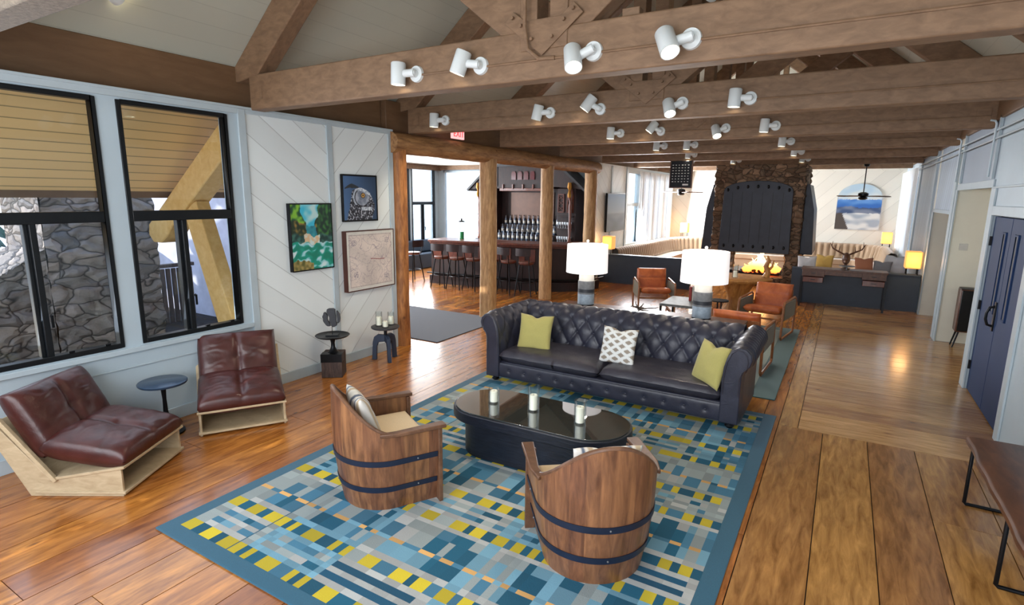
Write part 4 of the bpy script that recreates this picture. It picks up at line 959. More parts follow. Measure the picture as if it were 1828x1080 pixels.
while x < iw/2-.02:
    sw_ = ru.uniform(.45, .75); xe = min(x+sw_, iw/2); sub = []; xx = x
    while xx < xe-.02: w_ = ru.choice((.05, .07, .09, .11, .13)); sub.append((xx, min(xx+w_, xe))); xx += w_
    cols.append((x, xe, sub, ru.choice(('bars', 'stripes', 'mixed', 'mixed')))); x = xe
cellv = []; cellf = []; cellc = []
def cell(x0, x1, y0, y1, c):
    b = len(cellv); cellv.extend([(x0, y0, .0175), (x1, y0, .0175), (x1, y1, .0175), (x0, y1, .0175)]); cellf.append((b, b+1, b+2, b+3)); k_ = .9+.2*ru.random(); cellc.append(tuple(min(255, q*k_) for q in c))
for x0, x1, sub, kd in cols:
    gutc = ru.choice((GR, LG, GR, LB))
    for ri, (rk, y0, y1) in enumerate(rows):
        blk = ri//len(period)
        if ri % len(period) == 0: kd = ru.choice(('bars', 'stripes', 'mixed', 'mixed')); stripe = [ru.choice((TEAL, MID, LB, GR, TEAL, MID)) for _ in sub]; gcol = ru.choice((GR, LB, GR, LG)); gutter = ru.randrange(len(sub))
        sub_ = sub
        if rk != 'y' and rk != 'o': cell(sub[0][0], sub[0][1], y0, y1, gutc); sub_ = sub[1:]
        if rk == 'y':
            for i, (a, b) in enumerate(sub): cell(a, b, y0, y1, YE if i % 2 == 0 else (TEAL if ru.random() < .6 else ru.choice((MID, GR))))
        elif rk == 'g':
            for i, (a, b) in enumerate(sub_, 1): cell(a, b, y0, y1, gcol if kd != 'stripes' else (stripe[i] if ru.random() < .6 else gcol))
        elif rk == 't':
            if kd == 'bars': cell(sub[0][1], sub[-1][0], y0, y1, DT) if len(sub) > 2 else None; cell(sub[-1][0], sub[-1][1], y0, y1, gcol)
            else:
                for i, (a, b) in enumerate(sub_, 1): cell(a, b, y0, y1, stripe[i] if kd == 'stripes' else ru.choice((TEAL, MID, LB, GR, LG)))
        elif rk == 'o':
            for i, (a, b) in enumerate(sub): cell(a, b, y0, y1, OR if i % 2 == 0 else ru.choice((LB, TEAL, MID)))
        else:
            for i, (a, b) in enumerate(sub_, 1): cell(a, b, y0, y1, stripe[i] if ru.random() < .55 else ru.choice((LB, GR, MID, LG, GR, TEAL)))
me = bpy.data.meshes.new('rug_pile'); me.from_pydata(cellv, [], cellf); at = me.color_attributes.new('paint', 'FLOAT_COLOR', 'CORNER')
for i, c in enumerate(cellc):
    for q in range(4): at.data[i*4+q].color = srgb(*c)
me.materials.append(M['rugpaint']); o = bpy.data.objects.new('rug_pile', me); C.objects.link(o); o.parent = rug
r2 = thing('area_rug', 'plain green and teal striped rug behind the sofa under the cognac chairs', 'rug', (-1.75, 8.3, 0)); mb = MB(); mb.bb((-1.3, -1.92, .001), (1.3, 1.92, .012)); mb.build('rug_border', fabric('dark teal rug edge', (58, 92, 92), sc_=200), r2, bevel=.003)
mb = MB(); mb.bb((-1.05, -1.7, .012), (1.05, 1.7, .0135)); mb.build('rug_field', fabric('grey green rug field', (128, 142, 130), sc_=200), r2)

# ================================================================== SOFA
sofa = thing('chesterfield_sofa', 'long dark charcoal leather tufted sofa with rolled arms', 'sofa', (-2.05, 5.77, 0))
SW = 1.41; SF, SBk = -.50, .50     # half width, front, back (local y)
mb = MB(); mb.bb((-SW+.02, SF+.04, .08), (SW-.02, SBk-.08, .26)); mb.build('base', M['sofa'], sofa, bevel=.02, seg=3)
def tuft(s_, t_, a, b):
    uu = PI*(s_/a+t_/b); vv = PI*(s_/a-t_/b); f_ = (abs(math.sin(uu))*abs(math.sin(vv)))**.5
    du = abs(((s_/a+t_/b)+.5) % 1-.5); dv = abs(((s_/a-t_/b)+.5) % 1-.5); bt_ = math.exp(-(du*du+dv*dv)/.012)
    return .62*f_+.38*(1-bt_)
# back profile (y, z) from seat up and over
bprof = [(.16, .36), (.17, .48), (.19, .60), (.22, .70), (.26, .765), (.32, .81), (.39, .82), (.45, .79), (.49, .73), (.48, .66), (.44, .60), (.44, .4), (.44, .12)]
blen = [0]
for i in range(1, len(bprof)): blen.append(blen[-1]+math.hypot(bprof[i][0]-bprof[i-1][0], bprof[i][1]-bprof[i-1][1]))
def prof_at(prof, ln, s_):
    s_ = max(0, min(ln[-1]-1e-6, s_)); i = next(k_ for k_ in range(1, len(ln)) if ln[k_] >= s_); f_ = (s_-ln[i-1])/(ln[i]-ln[i-1])
    p = (prof[i-1][0]+(prof[i][0]-prof[i-1][0])*f_, prof[i-1][1]+(prof[i][1]-prof[i-1][1])*f_); a = prof[max(i-2, 0)]; b = prof[min(i+1, len(prof)-1)]; t_ = Vector((b[0]-a[0], b[1]-a[1])).normalized()
    return p, Vector((-t_.y, t_.x))
TA, TB = .205, .30
BXW = SW-.14
def backfn(u, v):
    s_ = v*blen[-1]; p, nr = prof_at(bprof, blen, s_); x = (u-.5)*2*BXW
    h = .045*tuft(x+BXW, s_-.06, TA, TB) if s_ < .62 else .045*(1-min(1, (s_-.62)/.1))*tuft(x+BXW, s_-.06, TA, TB)+.03*min(1, (s_-.62)/.1)*.6
    return (x, p[0]+nr.x*h, p[1]+nr.y*h)
mb = MB(); mb.grid(backfn, 330, 90); bk = mb.build('backrest', M['sofa'], sofa, ang=75)
bmesh_b = MB(); bmesh_b.ell((0, 0, 0), (.012, .007, .012), 8, 6)
btn0 = bmesh_b.build('button', M['sofa'], bk); firstb = True
def put_btn(x, s_, par, prof, ln, xf):
    global firstb
    p, nr = prof_at(prof, ln, s_); q = xf(x, p, nr)
    if firstb and par is bk: b = btn0; firstb = False
    else: b = btn0.copy(); C.objects.link(b); b.parent = par
    b.location = q
for j in range(1, 5):
    s_ = .06+j*TB/2
    k0 = 0
    x = -BXW+(TA/2 if j % 2 else 0)
    while x < BXW-.05:
        if x > -BXW+.05: put_btn(x, s_, bk, bprof, blen, lambda x, p, nr: (x, p[0]+nr.x*.008, p[1]+nr.y*.008))
        x += TA
# arms: same roll profile along y, facing inwards
aprof = [(0.0, .36), (.0, .5), (.01, .62), (.03, .70), (.07, .78), (.13, .82), (.19, .81), (.235, .77), (.25, .71), (.235, .65), (.19, .61), (.17, .55), (.17, .3), (.17, .08)]
alen = [0]
for i in range(1, len(aprof)): alen.append(alen[-1]+math.hypot(aprof[i][0]-aprof[i-1][0], aprof[i][1]-aprof[i-1][1]))
for s_x in (-1, 1):
    xin = s_x*(SW-.19)
    def afn(u, v):
        s_ = v*alen[-1]; p, nr = prof_at(aprof, alen, s_); y = SF+.02+(SBk-.06-SF)*u
        w_ = min(1, u*12); tf = tuft(y+3, s_-.06, TA, TB)
        h = (.028*tf if s_ < .55 else .02*abs(math.sin(PI*(y)/.085))**.6 if s_ < .86 else .012)*w_
        return (xin+s_x*p[0]-s_x*(-nr.x)*h*(-1)*(-1) if 0 else xin+s_x*(p[0]+nr.x*h), y, p[1]+nr.y*h)
    mb = MB(); mb.grid(afn, 110, 80); ar = mb.build('armrest', M['sofa'], sofa, ang=75)
    mb = MB(); fpoly = [(xin+s_x*a, b) for a, b in aprof]+[(xin, .08)]
    mb.prism(fpoly, SF-.03, SF+.03, 'Y'); fc = mb.build('arm_front', M['sofa'], sofa, bevel=.012, seg=3)
    # welt scroll
    m_ = MB(); m_.tube([(xin+s_x*(.085+(a-.085)*.80), SF-.032, .10 if b < .1 else (.36 if b < .37 else b-.02)) for a, b in aprof if b > .08], .006, 6); m_.build('piping', M['sofa_seat'], fc)
# seat cushions
for cx, nm in ((-.615, 'left'), (.615, 'right')):
    hw_ = .607
    def cfn(u, v, s_):
        x = (u-.5)*2; y = (v-.5)*2; ed = (1-abs(x)**9)*(1-abs(y)**7); z = .335+s_*.078*max(ed, 0)**.3+(.012*(1-x*x)*(1-y*y) if s_ > 0 else 0)
        z += .006*nz(x*5+cx, y*3)*(s_ > 0)
        return (cx+x*hw_, -.16+y*.355+.01*nz(x*7, z*8)*(v < .1), z)
    mb = MB(); mb.grid(lambda u, v: cfn(u, v, 1), 50, 30); mb.grid(lambda u, v: cfn(u, v, -1), 50, 30); mb.build('seat_cushion', M['sofa_seat'], sofa, ang=80)
# front rail with buttons
mb = MB()
def frfn(u, v):
    x = (u-.5)*2*(SW-.17); z = .085+.165*v; d = 0
    for k_ in range(12):
        bx = -SW+.32+k_*(2*SW-.64)/11; d += .014*math.exp(-(((x-bx)/.028)**2+((z-.17)/.028)**2))
    return (x, SF+.0+d-.012*math.sin(PI*v)**.5, z)
mb.grid(frfn, 260, 16); fr_ = mb.build('front_rail', M['sofa'], sofa, ang=70)
for k_ in range(12):
    b = btn0.copy(); C.objects.link(b); b.parent = fr_; b.location = (-SW+.32+k_*(2*SW-.64)/11, SF-.002, .17)
for sx_ in (-1, 1):
    for sy in (SF+.06, SBk-.12):
        mb = MB(); mb.lathe([(.03, 0), (.045, .02), (.03, .045), (.045, .06), (.05, .082), (0, .082)], 18, (sx_*(SW-.1), sy, 0.017 if sy < 0 else 0)); mb.build('foot', M['black_metal'], sofa)
def pat(u, v):
    a = (u*3.0) % 1-.5; b = (v*4.0) % 1-.5; a2 = ((u*3.0)+.5) % 1-.5; b2 = ((v*4.0)+.5) % 1-.5
    d = min(abs(a)*1.15+abs(b)*1.3, abs(a2)*1.15+abs(b2)*1.3)
    return (150, 136, 120) if d < .36 else (232, 232, 228)
pillow('throw_pillow', 'chartreuse velvet pillow at the left end of the dark sofa', (-2.97, 5.57, .59), .42, -.28, .1, M['yellow'])
pillow('throw_pillow', 'white and taupe diamond pattern pillow in the middle of the sofa', (-1.95, 5.56, .58), .40, -.3, -.06, M['paint'], painted_fn=pat, n=60)
pillow('throw_pillow', 'chartreuse velvet pillow leaning in the right corner of the sofa', (-.97, 5.42, .58), .42, -.3, -.75, M['yellow'])

# console behind sofa with two lamps, driftwood
co = thing('sofa_console', 'narrow dark console table standing right behind the dark sofa', 'console table', (-2.0, 6.66, .0125))
mb = MB(); mb.bb((-1.15, -.17, .71), (1.15, .17, .745)); mb.build('table_top', M['walnut'], co, bevel=.004)
for sx_ in (-1, 1):
    for sy in (-1, 1): mb = MB(); mb.bb((sx_*1.1-.02, sy*.14-.02, 0), (sx_*1.1+.02, sy*.14+.02, .71)); mb.build('leg', M['black_metal'], co)
def tlamp(loc, lab):
    t = thing('table_lamp', lab, 'table lamp', loc, 0, 'white drum lamps behind the sofa')
    mb = MB(); mb.lathe([(0, 0), (.11, 0), (.11, .015), (0, .015)], 32); mb.build('foot', M['black_metal'], t)
    for z0, z1, m in ((.015, .15, 'cer_b'), (.15, .17, 'cer_g'), (.17, .215, 'cer_d'), (.215, .32, 'cer_g'), (.32, .43, 'cer_w')):
        mb = MB(); mb.lathe([(.108 if m != 'cer_w' else .098, z0), (.108 if m != 'cer_w' else .098, z1)], 32); mb.build('lamp_base', M[m], t)
    mb = MB(); mb.cyl((0, 0, .43), (0, 0, .82), .008, .008, 8); mb.ell((0, 0, .83), (.018, .018, .018), 10, 8); mb.build('stem', M['cer_w'], t)
    mb = MB(); mb.lathe([(.262, .43), (.268, .43), (.262, .79), (.256, .79)], 48, cap=False); mb.lathe([(.262, .43), (.256, .79)], 48, cap=False); mb.build('lamp_shade', M['shade'], t)
    mb = MB(); mb.ell((0, 0, .6), (.03, .03, .045), 12, 8); mb.build('bulb', M['bulb'], t)
    light('POINT', 'lamp_glow', (loc[0], loc[1], loc[2]+.86), 9, (1, .9, .76), shadow_soft_size=.08)
tlamp((-2.82, 6.68, .7575), 'white drum-shade lamp on a striped grey base, left of the two behind the sofa'); tlamp((-1.34, 6.66, .7575), 'white drum-shade lamp on a striped grey base, right of the two behind the sofa')
dw = MB(); rd = random.Random(5)
for i in range(9):
    a = rd.uniform(0, 2*PI); b = (0, 0, 0); L_ = rd.uniform(.14, .3); pts = [Vector((.0, 0, .03))]
    for q in range(4): pts.append(pts[-1]+Vector((math.cos(a)*L_/4, math.sin(a)*L_/6, rd.uniform(-.005, .025)))); a += rd.uniform(-.5, .5)
    dw.tube(pts, [.012, .01, .008, .006, .003], 6)
o = dw.build('driftwood', M['fence']); o.location = (-2.1, 6.68, .7575); tag(o, 'small tangle of grey driftwood branches on the console behind the sofa', 'driftwood')

# cognac armchairs
def make_arm():
    t = thing('cognac_armchair', 'cognac leather armchair', 'armchair', (0, 0, 0), 0, 'cognac leather sling chairs')   # faces -y
    def cush(name, c, d, rx, par=None):
        m_ = MB(); R = Matrix.Rotation(rx, 3, 'X')
        def fn(u, v, s_): 
            x = (u-.5)*2; y = (v-.5)*2; ed = (1-abs(x)**6)*(1-abs(y)**6); pip = 1-.25*math.exp(-((y-.1)/.06)**2)
            return tuple(R @ Vector((x*d[0]/2, y*d[1]/2, s_*d[2]/2*max(ed, 0)**.35*pip))+Vector(c))
        m_.grid(lambda u, v: fn(u, v, 1), 24, 24); m_.grid(lambda u, v: fn(u, v, -1), 24, 24); return m_.build(name, M['orange'], t, ang=80)
    cush('seat', (0, -.02, .40), (.56, .60, .13), -.14); cush('backrest', (0, .30, .575), (.56, .44, .12), 1.25)
    for s_ in (-1, 1):
        m_ = MB(); pts = [(s_*.33, -.36, .02), (s_*.33, -.40, .06), (s_*.33, -.38, .30), (s_*.33, -.36, .54), (s_*.33, -.32, .58), (s_*.33, .28, .60), (s_*.33, .36, .57), (s_*.33, .38, .3), (s_*.33, .37, .06), (s_*.33, .33, .02)]
        m_.tube(pts, .017, 8, closed=True); m_.build('side_frame', M['bentwood'], t)
        m_ = MB(); m_.bb((s_*.315, -.33, .30), (s_*.345, .33, .56)); m_.build('side_panel', M['canvas_olive'], t, bevel=.01)
    for a_ in ((-.3, .3), (.36, .45)): m_ = MB(); m_.cyl((-.33, *a_), (.33, *a_), .014, .014, 8); m_.build('stretcher', M['bentwood'], t)
    m_ = MB(); m_.bb((-.28, .37, .36), (.28, .385, .70)); R_ = m_.build('back_board', M['bentwood'], t, bevel=.005); R_.rotation_euler.x = -.02
    return t
ac = make_arm(); ac.location = (-3.02, 10.45, 0.0); ac.rotation_euler.z = .45; ac['label'] = 'cognac leather armchair facing the camera between the two white lamps'
dup(ac, (-.93, 9.62, .0125), -.15, 'cognac leather armchair right of the fire table with olive side panels'); dup(ac, (-1.0, 7.5, .012), PI-.06, 'cognac leather armchair with its back turned, right behind the sofa corner')
# coffee table 2 with books
ct = thing('magazine_table', 'low dark framed table with a pale top behind the sofa', 'side table', (-2.2, 9.45, .0135))
mb = MB(); mb.bb((-.3, -.42, .38), (.3, .42, .42)); mb.build('table_top', M['cer_g'], ct, bevel=.004)
for sx_ in (-1, 1):
    for sy in (-1, 1): mb = MB(); mb.bb((sx_*.28-.015, sy*.4-.015, 0), (sx_*.28+.015, sy*.4+.015, .38)); mb.build('leg', M['black_metal'], ct)
for i, (c, lab) in enumerate((((150, 50, 44), 'red book standing on the low table behind the sofa'), ((196, 190, 180), 'pale book standing next to the red book on the low table'), ((70, 60, 70), 'dark book, rightmost of the three on the low table'))):
    mb = MB(); mb.bb((-.02, -.09, 0), (.02, .09, .24)); o = mb.build('book', plain('book cover %d' % i, c), bevel=.003); o.location = (-2.12+.05*i, 9.6, .434); tag(o, lab, 'book', 'books on the low table')
# slim stand
dt = thing('drink_table', 'slim black metal drink table standing beside the right white lamp', 'side table', (-1.42, 8.2, .0135))
mb = MB(); mb.lathe([(0, .7), (.13, .7), (.13, .715), (0, .715)], 24); mb.build('table_top', M['black_metal'], dt); mb = MB(); mb.cyl((-.02, 0, .01), (-.02, 0, .7), .01, .01, 8); mb.cyl((.03, 0, .01), (.03, 0, .7), .01, .01, 8); mb.build('post', M['black_metal'], dt); mb = MB(); mb.lathe([(0, 0), (.14, 0), (.14, .012), (0, .012)], 24); mb.build('foot_plate', M['black_metal'], dt)
# fire table on stump
ft = thing('stump_table', 'live-edge round wooden table on a flared tree stump before the fireplace', 'table', (-1.68, 11.45, 0))
mb = MB()
def stf(u, v):
    a = 2*PI*u; r = .17+.15*abs(v-.4)**1.5*2+.04*nz(math.cos(a)*2, math.sin(a)*2, v*2)+.05*math.sin(3*a+v*2)*(.4+v); return (r*math.cos(a), r*math.sin(a), .60*v)
mb.grid(stf, 40, 16, cu=True); mb.build('stump', M['stump'], ft)
mb = MB()
def ttf(u, v):
    a = 2*PI*u; r = (.60+.03*math.sin(3*a)+.02*math.sin(7*a+1)); prof = [(0, .66), (.95, .66), (1, .64), (.98, .6), (0, .6)]; k_ = v*4; i = min(int(k_), 3); f_ = k_-i; q = prof[i][0]+(prof[i+1][0]-prof[i][0])*f_; z = prof[i][1]+(prof[i+1][1]-prof[i][1])*f_; return (r*q*math.cos(a), r*q*math.sin(a), z)
mb.grid(ttf, 60, 8, cu=True); mb.build('table_top', M['stump'], ft, ang=50)
dwd = MB(); dwd.tube([(0, 0, 0), (.03, .02, .1), (-.01, 0, .22), (.03, 0, .33), (.0, .02, .42)], [.07, .055, .05, .04, .015], 9); dwd.tube([(.02, 0, .12), (.1, 0, .22), (.11, .02, .34)], [.03, .025, .01], 8)
o = dwd.build('wood_sculpture', M['stump']); o.location = (-1.2, 11.6, .66); tag(o, 'upright twisted driftwood sculpture on the stump table', 'sculpture')

def hurricane(loc, lab, r=.05, h=.2, ch=.12, cr=.035, group='glass hurricane candle holders', ty=''):
    t = thing('candle_holder', lab, 'candle holder', loc, 0, group)
    mb = MB(); mb.lathe([(0, 0), (r, 0), (r, h), (r-.004, h), (r-.004, .012), (0, .012)], 28); mb.build('glass_cylinder', M['clear'], t)
    mb = MB(); mb.lathe([(0, .013), (cr, .013), (cr, .013+ch-.006), (cr-.006, .013+ch), (0, .013+ch-.008)], 24); cn = mb.build('candle', M['candle'], t)
    mb = MB(); mb.cyl((0, 0, .01+ch-.005), (.002, 0, .02+ch), .0015, .001, 6); mb.build('wick', M['black_metal'], cn)
hurricane((-1.95, 11.3, .66), 'tall glass candle holder, left one on the stump table', .055, .25, .12, group='candles on the stump table'); hurricane((-1.70, 11.25, .66), 'tall glass candle holder, right one on the stump table', .055, .25, .12, group='candles on the stump table')

# ================================================================== COFFEE TABLE
cf = thing('coffee_table', 'black oval coffee table with a dark glass top on a solid base', 'coffee table', (-1.98, 3.80, .0175), .02)
def stad(hx, hy, n1=16):
    pts = []
    for k_ in range(n1+1): a = -PI/2+PI*k_/n1; pts.append((hx-hy+hy*math.cos(a), hy*math.sin(a)))
    for k_ in range(n1+1): a = PI/2+PI*k_/n1; pts.append((-hx+hy+hy*math.cos(a), hy*math.sin(a)))
    return pts
mb = MB(); mb.prism(stad(.67, .25, 20), 0, .33, 'Z'); mb.build('base', M['blackwood'], cf, bevel=.006)
mb = MB(); mb.prism(stad(.77, .335, 24), .315, .40, 'Z'); mb.build('top_rim', M['blackwood'], cf, bevel=.008, seg=3)
mb = MB(); mb.prism(stad(.75, .315, 24), .40, .409, 'Z'); mb.build('glass_top', M['mirror_top'], cf, bevel=.002)
hurricane((-2.40, 3.78, .4265), 'short glass candle holder at the left of the coffee table', .048, .125, .095, .034); hurricane((-2.03, 3.80, .4265), 'tall glass candle holder in the middle of the coffee table', .048, .215, .125, .034); hurricane((-1.60, 3.76, .4265), 'glass candle holder at the right end of the coffee table', .048, .19, .125, .034)

# ================================================================== BARREL CHAIRS  (local: faces +y)
def barrel_chair(loc, rz, lab, seed):
    t = thing('barrel_chair', lab, 'armchair', loc, rz, 'wine barrel armchairs'); rd = random.Random(seed)
    def R(z): return .285+.055*z/.8+.028*math.sin(PI*min(1, z/.8))
    a0 = math.radians(-50)     # front opening: staves from front right, round the back, to front left
    def top(a):                # a: 0 = right side(+x), -90deg = back ; arms flat at .55, back rises to .83
        q = abs(((math.degrees(a)+90+180) % 360)-180)      # angular distance from the back
        if q > 66: return .555
        f_ = (66-q)/66; return .555+.285*(math.sin(min(1, f_*1.7)*PI/2))**1.25
    def ring(angs, zf0, zf1, th, nz_=14, ro=0):
        pass
    YE = .31
    def xy(u, r_):           # u in 0..1 follows: right front -> round the back -> left front
        Ls = YE; La = PI*r_; T_ = 2*Ls+La; q = u*T_
        if q < Ls: return (r_*1.04, Ls-q)
        if q > Ls+La: return (-r_*1.04, q-Ls-La)
        a = -(q-Ls)/r_; return (r_*math.cos(a)*1.04, r_*math.sin(a))
    def top(u):
        r_ = .34; Ls = YE; La = PI*r_; q = abs(u-.5)*(2*Ls+La)/r_      # angle from the back
        return .555 if q > PI/2 else .555+.275*(1-math.sin(q)**2.1)
    nst = 19; body = MB()
    for i in range(nst):
        rr = .05+.95*rd.random()
        for q in range(4):
            nzv = 12; vs = []
            for c_, e0 in ((q/4, q == 0), ((q+1)/4, q == 3)):
                u = (i+c_)/nst; zt = top(u)
                for k_ in range(nzv+1):
                    z = zt*k_/nzv; r_ = R(z); vs.append((*xy(u, r_-(.0014 if e0 else 0)), z)); vs.append((*xy(u, r_-.026), z))
            W_ = 2*(nzv+1); fs = []
            for k_ in range(nzv):
                p = 2*k_; fs += [(p, W_+p, W_+p+2, p+2), (p+1, p+3, W_+p+3, W_+p+1)]
            fs += [(2*nzv, W_+2*nzv, W_+2*nzv+1, 2*nzv+1), (0, 1, W_+1, W_)]
            if i == 0 and q == 0: fs += [(2*k_, 2*k_+2, 2*k_+3, 2*k_+1) for k_ in range(nzv)]
            if i == nst-1 and q == 3: fs += [(W_+2*k_, W_+2*k_+1, W_+2*k_+3, W_+2*k_+2) for k_ in range(nzv)]
            body.add(vs, fs, rr)
    body.build('barrel_body', M['barrel'], t, ang=30)
    mb = MB(); pts = []
    for k_ in range(73):
        u = k_/72; z = top(u)+.003; pts.append((*xy(u, R(z)-.013), z))
    mb.tube(pts, .0145, 8); mb.build('top_rim', M['barrel_cap'], t)
    for s_ in (-1, 1):       # flat arm boards
        mb = MB(); mb.prism([(s_*.31, .34), (s_*.39, .34), (s_*.39, .0), (s_*.36, -.12), (s_*.325, -.10), (s_*.335, .0)], .558, .584, 'Z'); mb.build('armrest', M['barrel_cap'], t, bevel=.006)
        mb = MB(); mb.bb((s_*.30, .29, .0), (s_*.365, .318, .555)); mb.build('front_post', M['barrel_cap'], t, bevel=.004)
    for z0 in (.165, .365):
        mb = MB(); n1 = 80; pr = [(.0015, -.02), (.0065, -.02), (.0065, .02), (.0015, .02)]
        def hf(u, v):
            k_ = int(round(v*4)) % 4; r_ = R(z0+pr[k_][1])+pr[k_][0]; return (*xy(.015+.97*u, r_), z0+pr[k_][1])
        mb.grid(hf, n1, 4, cv=True); h = mb.build('hoop', M['hoop'], t, ang=30)
        for a in (.1, .5, .9):
            rv = MB(); x_, y_ = xy(a, R(z0)+.008); rv.ell((x_, y_, z0), (.006, .006, .006), 8, 6); rv.build('rivet', M['cer_g'], h)
    mb = MB(); mb.bb((-.30, .275, .03), (.30, .30, .30)); mb.build('front_board', M['barrel'], t, bevel=.004)
    # seat cushion (rounded rear)
    mb = MB()
    def cf_(u, v):
        x, y = xy(min(u*1.25, 1), .30) if u < .8 else (-.312+.624*(u-.8)/.2, YE-.03)
        y = min(y, YE-.03); x = max(-.305, min(.305, x))
        prof = [(0, .46), (.8, .458), (.95, .452), (1, .43), (1, .36), (.9, .34), (0, .34)]; k_ = v*6; i = min(int(k_), 5); f_ = k_-i; q = prof[i][0]+(prof[i+1][0]-prof[i][0])*f_; z = prof[i][1]+(prof[i+1][1]-prof[i][1])*f_; return (x*q, y*q, z)
    mb.grid(cf_, 48, 12, cu=True); mb.build('seat_cushion', M['cream_fab'], t, ang=60)
    return t
barrel_chair((-2.72, 2.78, .0175), math.radians(60-90), 'wine barrel armchair with a cream seat facing right toward the coffee table', 1)
barrel_chair((-1.12, 2.88, .0175), math.radians(128-90), 'wine barrel armchair seen from behind at the front of the rug', 2)
def stripe(u, v):
    q = (u*9) % 1; k_ = int(u*9) % 3
    return [(220, 216, 208), (96, 108, 128), (190, 170, 140)][k_] if q < .55 else (226, 222, 214)
def inchair(lx, ly, c, rz): return (c[0]+lx*math.cos(rz)-ly*math.sin(rz), c[1]+lx*math.sin(rz)+ly*math.cos(rz))
rz = math.radians(-30); px_, py_ = inchair(0, -.13, (-2.72, 2.78), rz); pillow('throw_pillow', 'striped grey and cream pillow against the back of the left barrel chair', (px_, py_, .62), .38, .35, rz, M['paint'], .13, stripe, n=40)
rz = math.radians(38); px_, py_ = inchair(0.02, -.12, (-1.12, 2.88), rz); pillow('throw_pillow', 'striped grey and white pillow peeking over the front barrel chair', (px_, py_, .60), .40, .3, rz, M['paint'], .13, stripe, n=40)

# ================================================================== LOW BURGUNDY CHAIRS (local: faces +x, origin at front centre on the floor)
def lounge(loc, rz, lab):
    t = thing('plywood_lounge_chair', lab, 'lounge chair', loc, rz, 'low burgundy leather lounge chairs')
    Wd = .70
    for s_ in (-1, 1):
        y0 = s_*Wd/2-.01; y1 = s_*Wd/2+.01
        mb = MB(); mb.prism([(0, .0), (.0, .215), (-.50, .12), (-.82, .52), (-.90, .48), (-.66, .0)], y0, y1, 'Y'); mb.build('side_panel', M['ply'], t, bevel=.003)
        mb = MB(); mb.bar((-.46, s_*(Wd/2+.016), .12), (-.80, s_*(Wd/2+.016), .58), .03, .03); mb.build('back_rail', M['ply'], t, bevel=.003)
    mb = MB(); mb.bar((.02, 0, .205), (-.58, 0, .105), .76, .02, (0, 1, 0)) if 0 else mb.prism([(.03, .215), (.03, .235), (-.52, .14), (-.52, .12)], -.37, .37, 'Y'); mb.build('seat_board', M['ply'], t, bevel=.003)
    mb = MB(); mb.bb((-.62, -.37, .02), (.02, .37, .04)); mb.build('bottom_shelf', M['ply'], t, bevel=.003)
    mb = MB(); mb.prism([(-.52, .12), (-.55, .11), (-.87, .54), (-.84, .56)], -.34, .34, 'Y'); mb.build('back_board', M['ply'], t, bevel=.003)
    def cush(name, c, d, ry, creases):
        R_ = Matrix.Rotation(ry, 3, 'Y'); m_ = MB()
        def fn(u, v, s_):
            x = (u-.5)*2; y = (v-.5)*2; ed = (1-abs(x)**5)*(1-abs(y)**5); h = max(ed, 0)**.38
            cr = 1-.22*math.exp(-(y/.07)**2)*(1-.3*x*x)-.16*math.exp(-((x*x+y*y)/.03))
            w_ = .006*nz(x*4, y*3, 1.0+s_) + .0025*math.sin(18*x+6*nz(x*3, y*3))*math.exp(-((abs(y)-.5)/.3)**2)
            return tuple(R_ @ Vector((x*d[0]/2, y*d[1]/2, s_*d[2]/2*h*cr+w_*h*(s_ > 0)))+Vector(c))
        m_.grid(lambda u, v: fn(u, v, 1), 44, 44); m_.grid(lambda u, v: fn(u, v, -1), 44, 44); return m_.build(name, M['burg'], t, ang=85)
    cush('seat_cushion', (-.26, 0, .312), (.60, .73, .23), .17, 1); cush('back_cushion', (-.65, 0, .52), (.52, .71, .22), 1.10, 1)
    return t
lounge((-4.43, 2.045, 0), math.atan2(.52, .855), 'low burgundy leather plywood lounge chair at the far left, seen from its side'); lounge((-4.57, 2.905, 0), math.atan2(-.53, .85), 'low burgundy leather plywood lounge chair right of the small round table')
# little round table
rt_ = thing('round_side_table', 'small round black pedestal side table between the two burgundy chairs', 'side table', (-5.10, 2.50, 0))
mb = MB(); mb.lathe([(0, .465), (.19, .465), (.197, .475), (.197, .485), (.19, .49), (0, .49)], 40); mb.build('table_top', plain('blue black table top', (52, 70, 92), .25, .3), rt_)
mb = MB(); mb.lathe([(.14, 0), (.14, .015), (.05, .03), (.025, .08), (.035, .14), (.02, .2), (.016, .32), (.022, .42), (.03, .465)], 24); mb.build('pedestal', M['black_metal'], rt_)
# wood block with pedestal tray and sculpture
bk_ = thing('wood_block_table', 'round black tray table on a dark rough timber block under the river painting', 'side table', (-5.12, 4.46, 0), .62)
mb = MB(); mb.bb((-.12, -.12, 0), (.12, .12, .285)); mb.build('timber_block', wood('charred timber', (44, 34, 32), (96, 76, 68), (4, 4, .8), .7, 9, .6), bk_, bevel=.006)
mb = MB(); mb.bb((-.123, -.123, .19), (.123, .0, .288)); mb.build('metal_wrap', M['black_metal'], bk_)
mb = MB(); mb.lathe([(.07, .288), (.05, .30), (.025, .35), (.022, .40), (.035, .46), (.05, .482)], 24); mb.build('pedestal', M['black_metal'], bk_)
mb = MB(); mb.lathe([(0, .482), (.185, .482), (.20, .497), (.196, .50), (.18, .492), (0, .492)], 40); mb.build('tray_top', M['black_metal'], bk_)
sc_ = thing('disc_sculpture', 'dark cracked wooden disc sculpture on a thin metal stand', 'sculpture', (-5.12, 4.46, .493), .62)
mb = MB(); mb.bb((-.07, -.05, 0), (.07, .05, .01)); mb.cyl((0, 0, .01), (0, 0, .12), .004, .004, 8); mb.tube([(.08*math.cos(a), 0, .20+.08*math.sin(a)) for a in [-PI*.95+PI*.9*k_/12 for k_ in range(13)]], .005, 6); mb.build('stand', M['black_metal'], sc_)
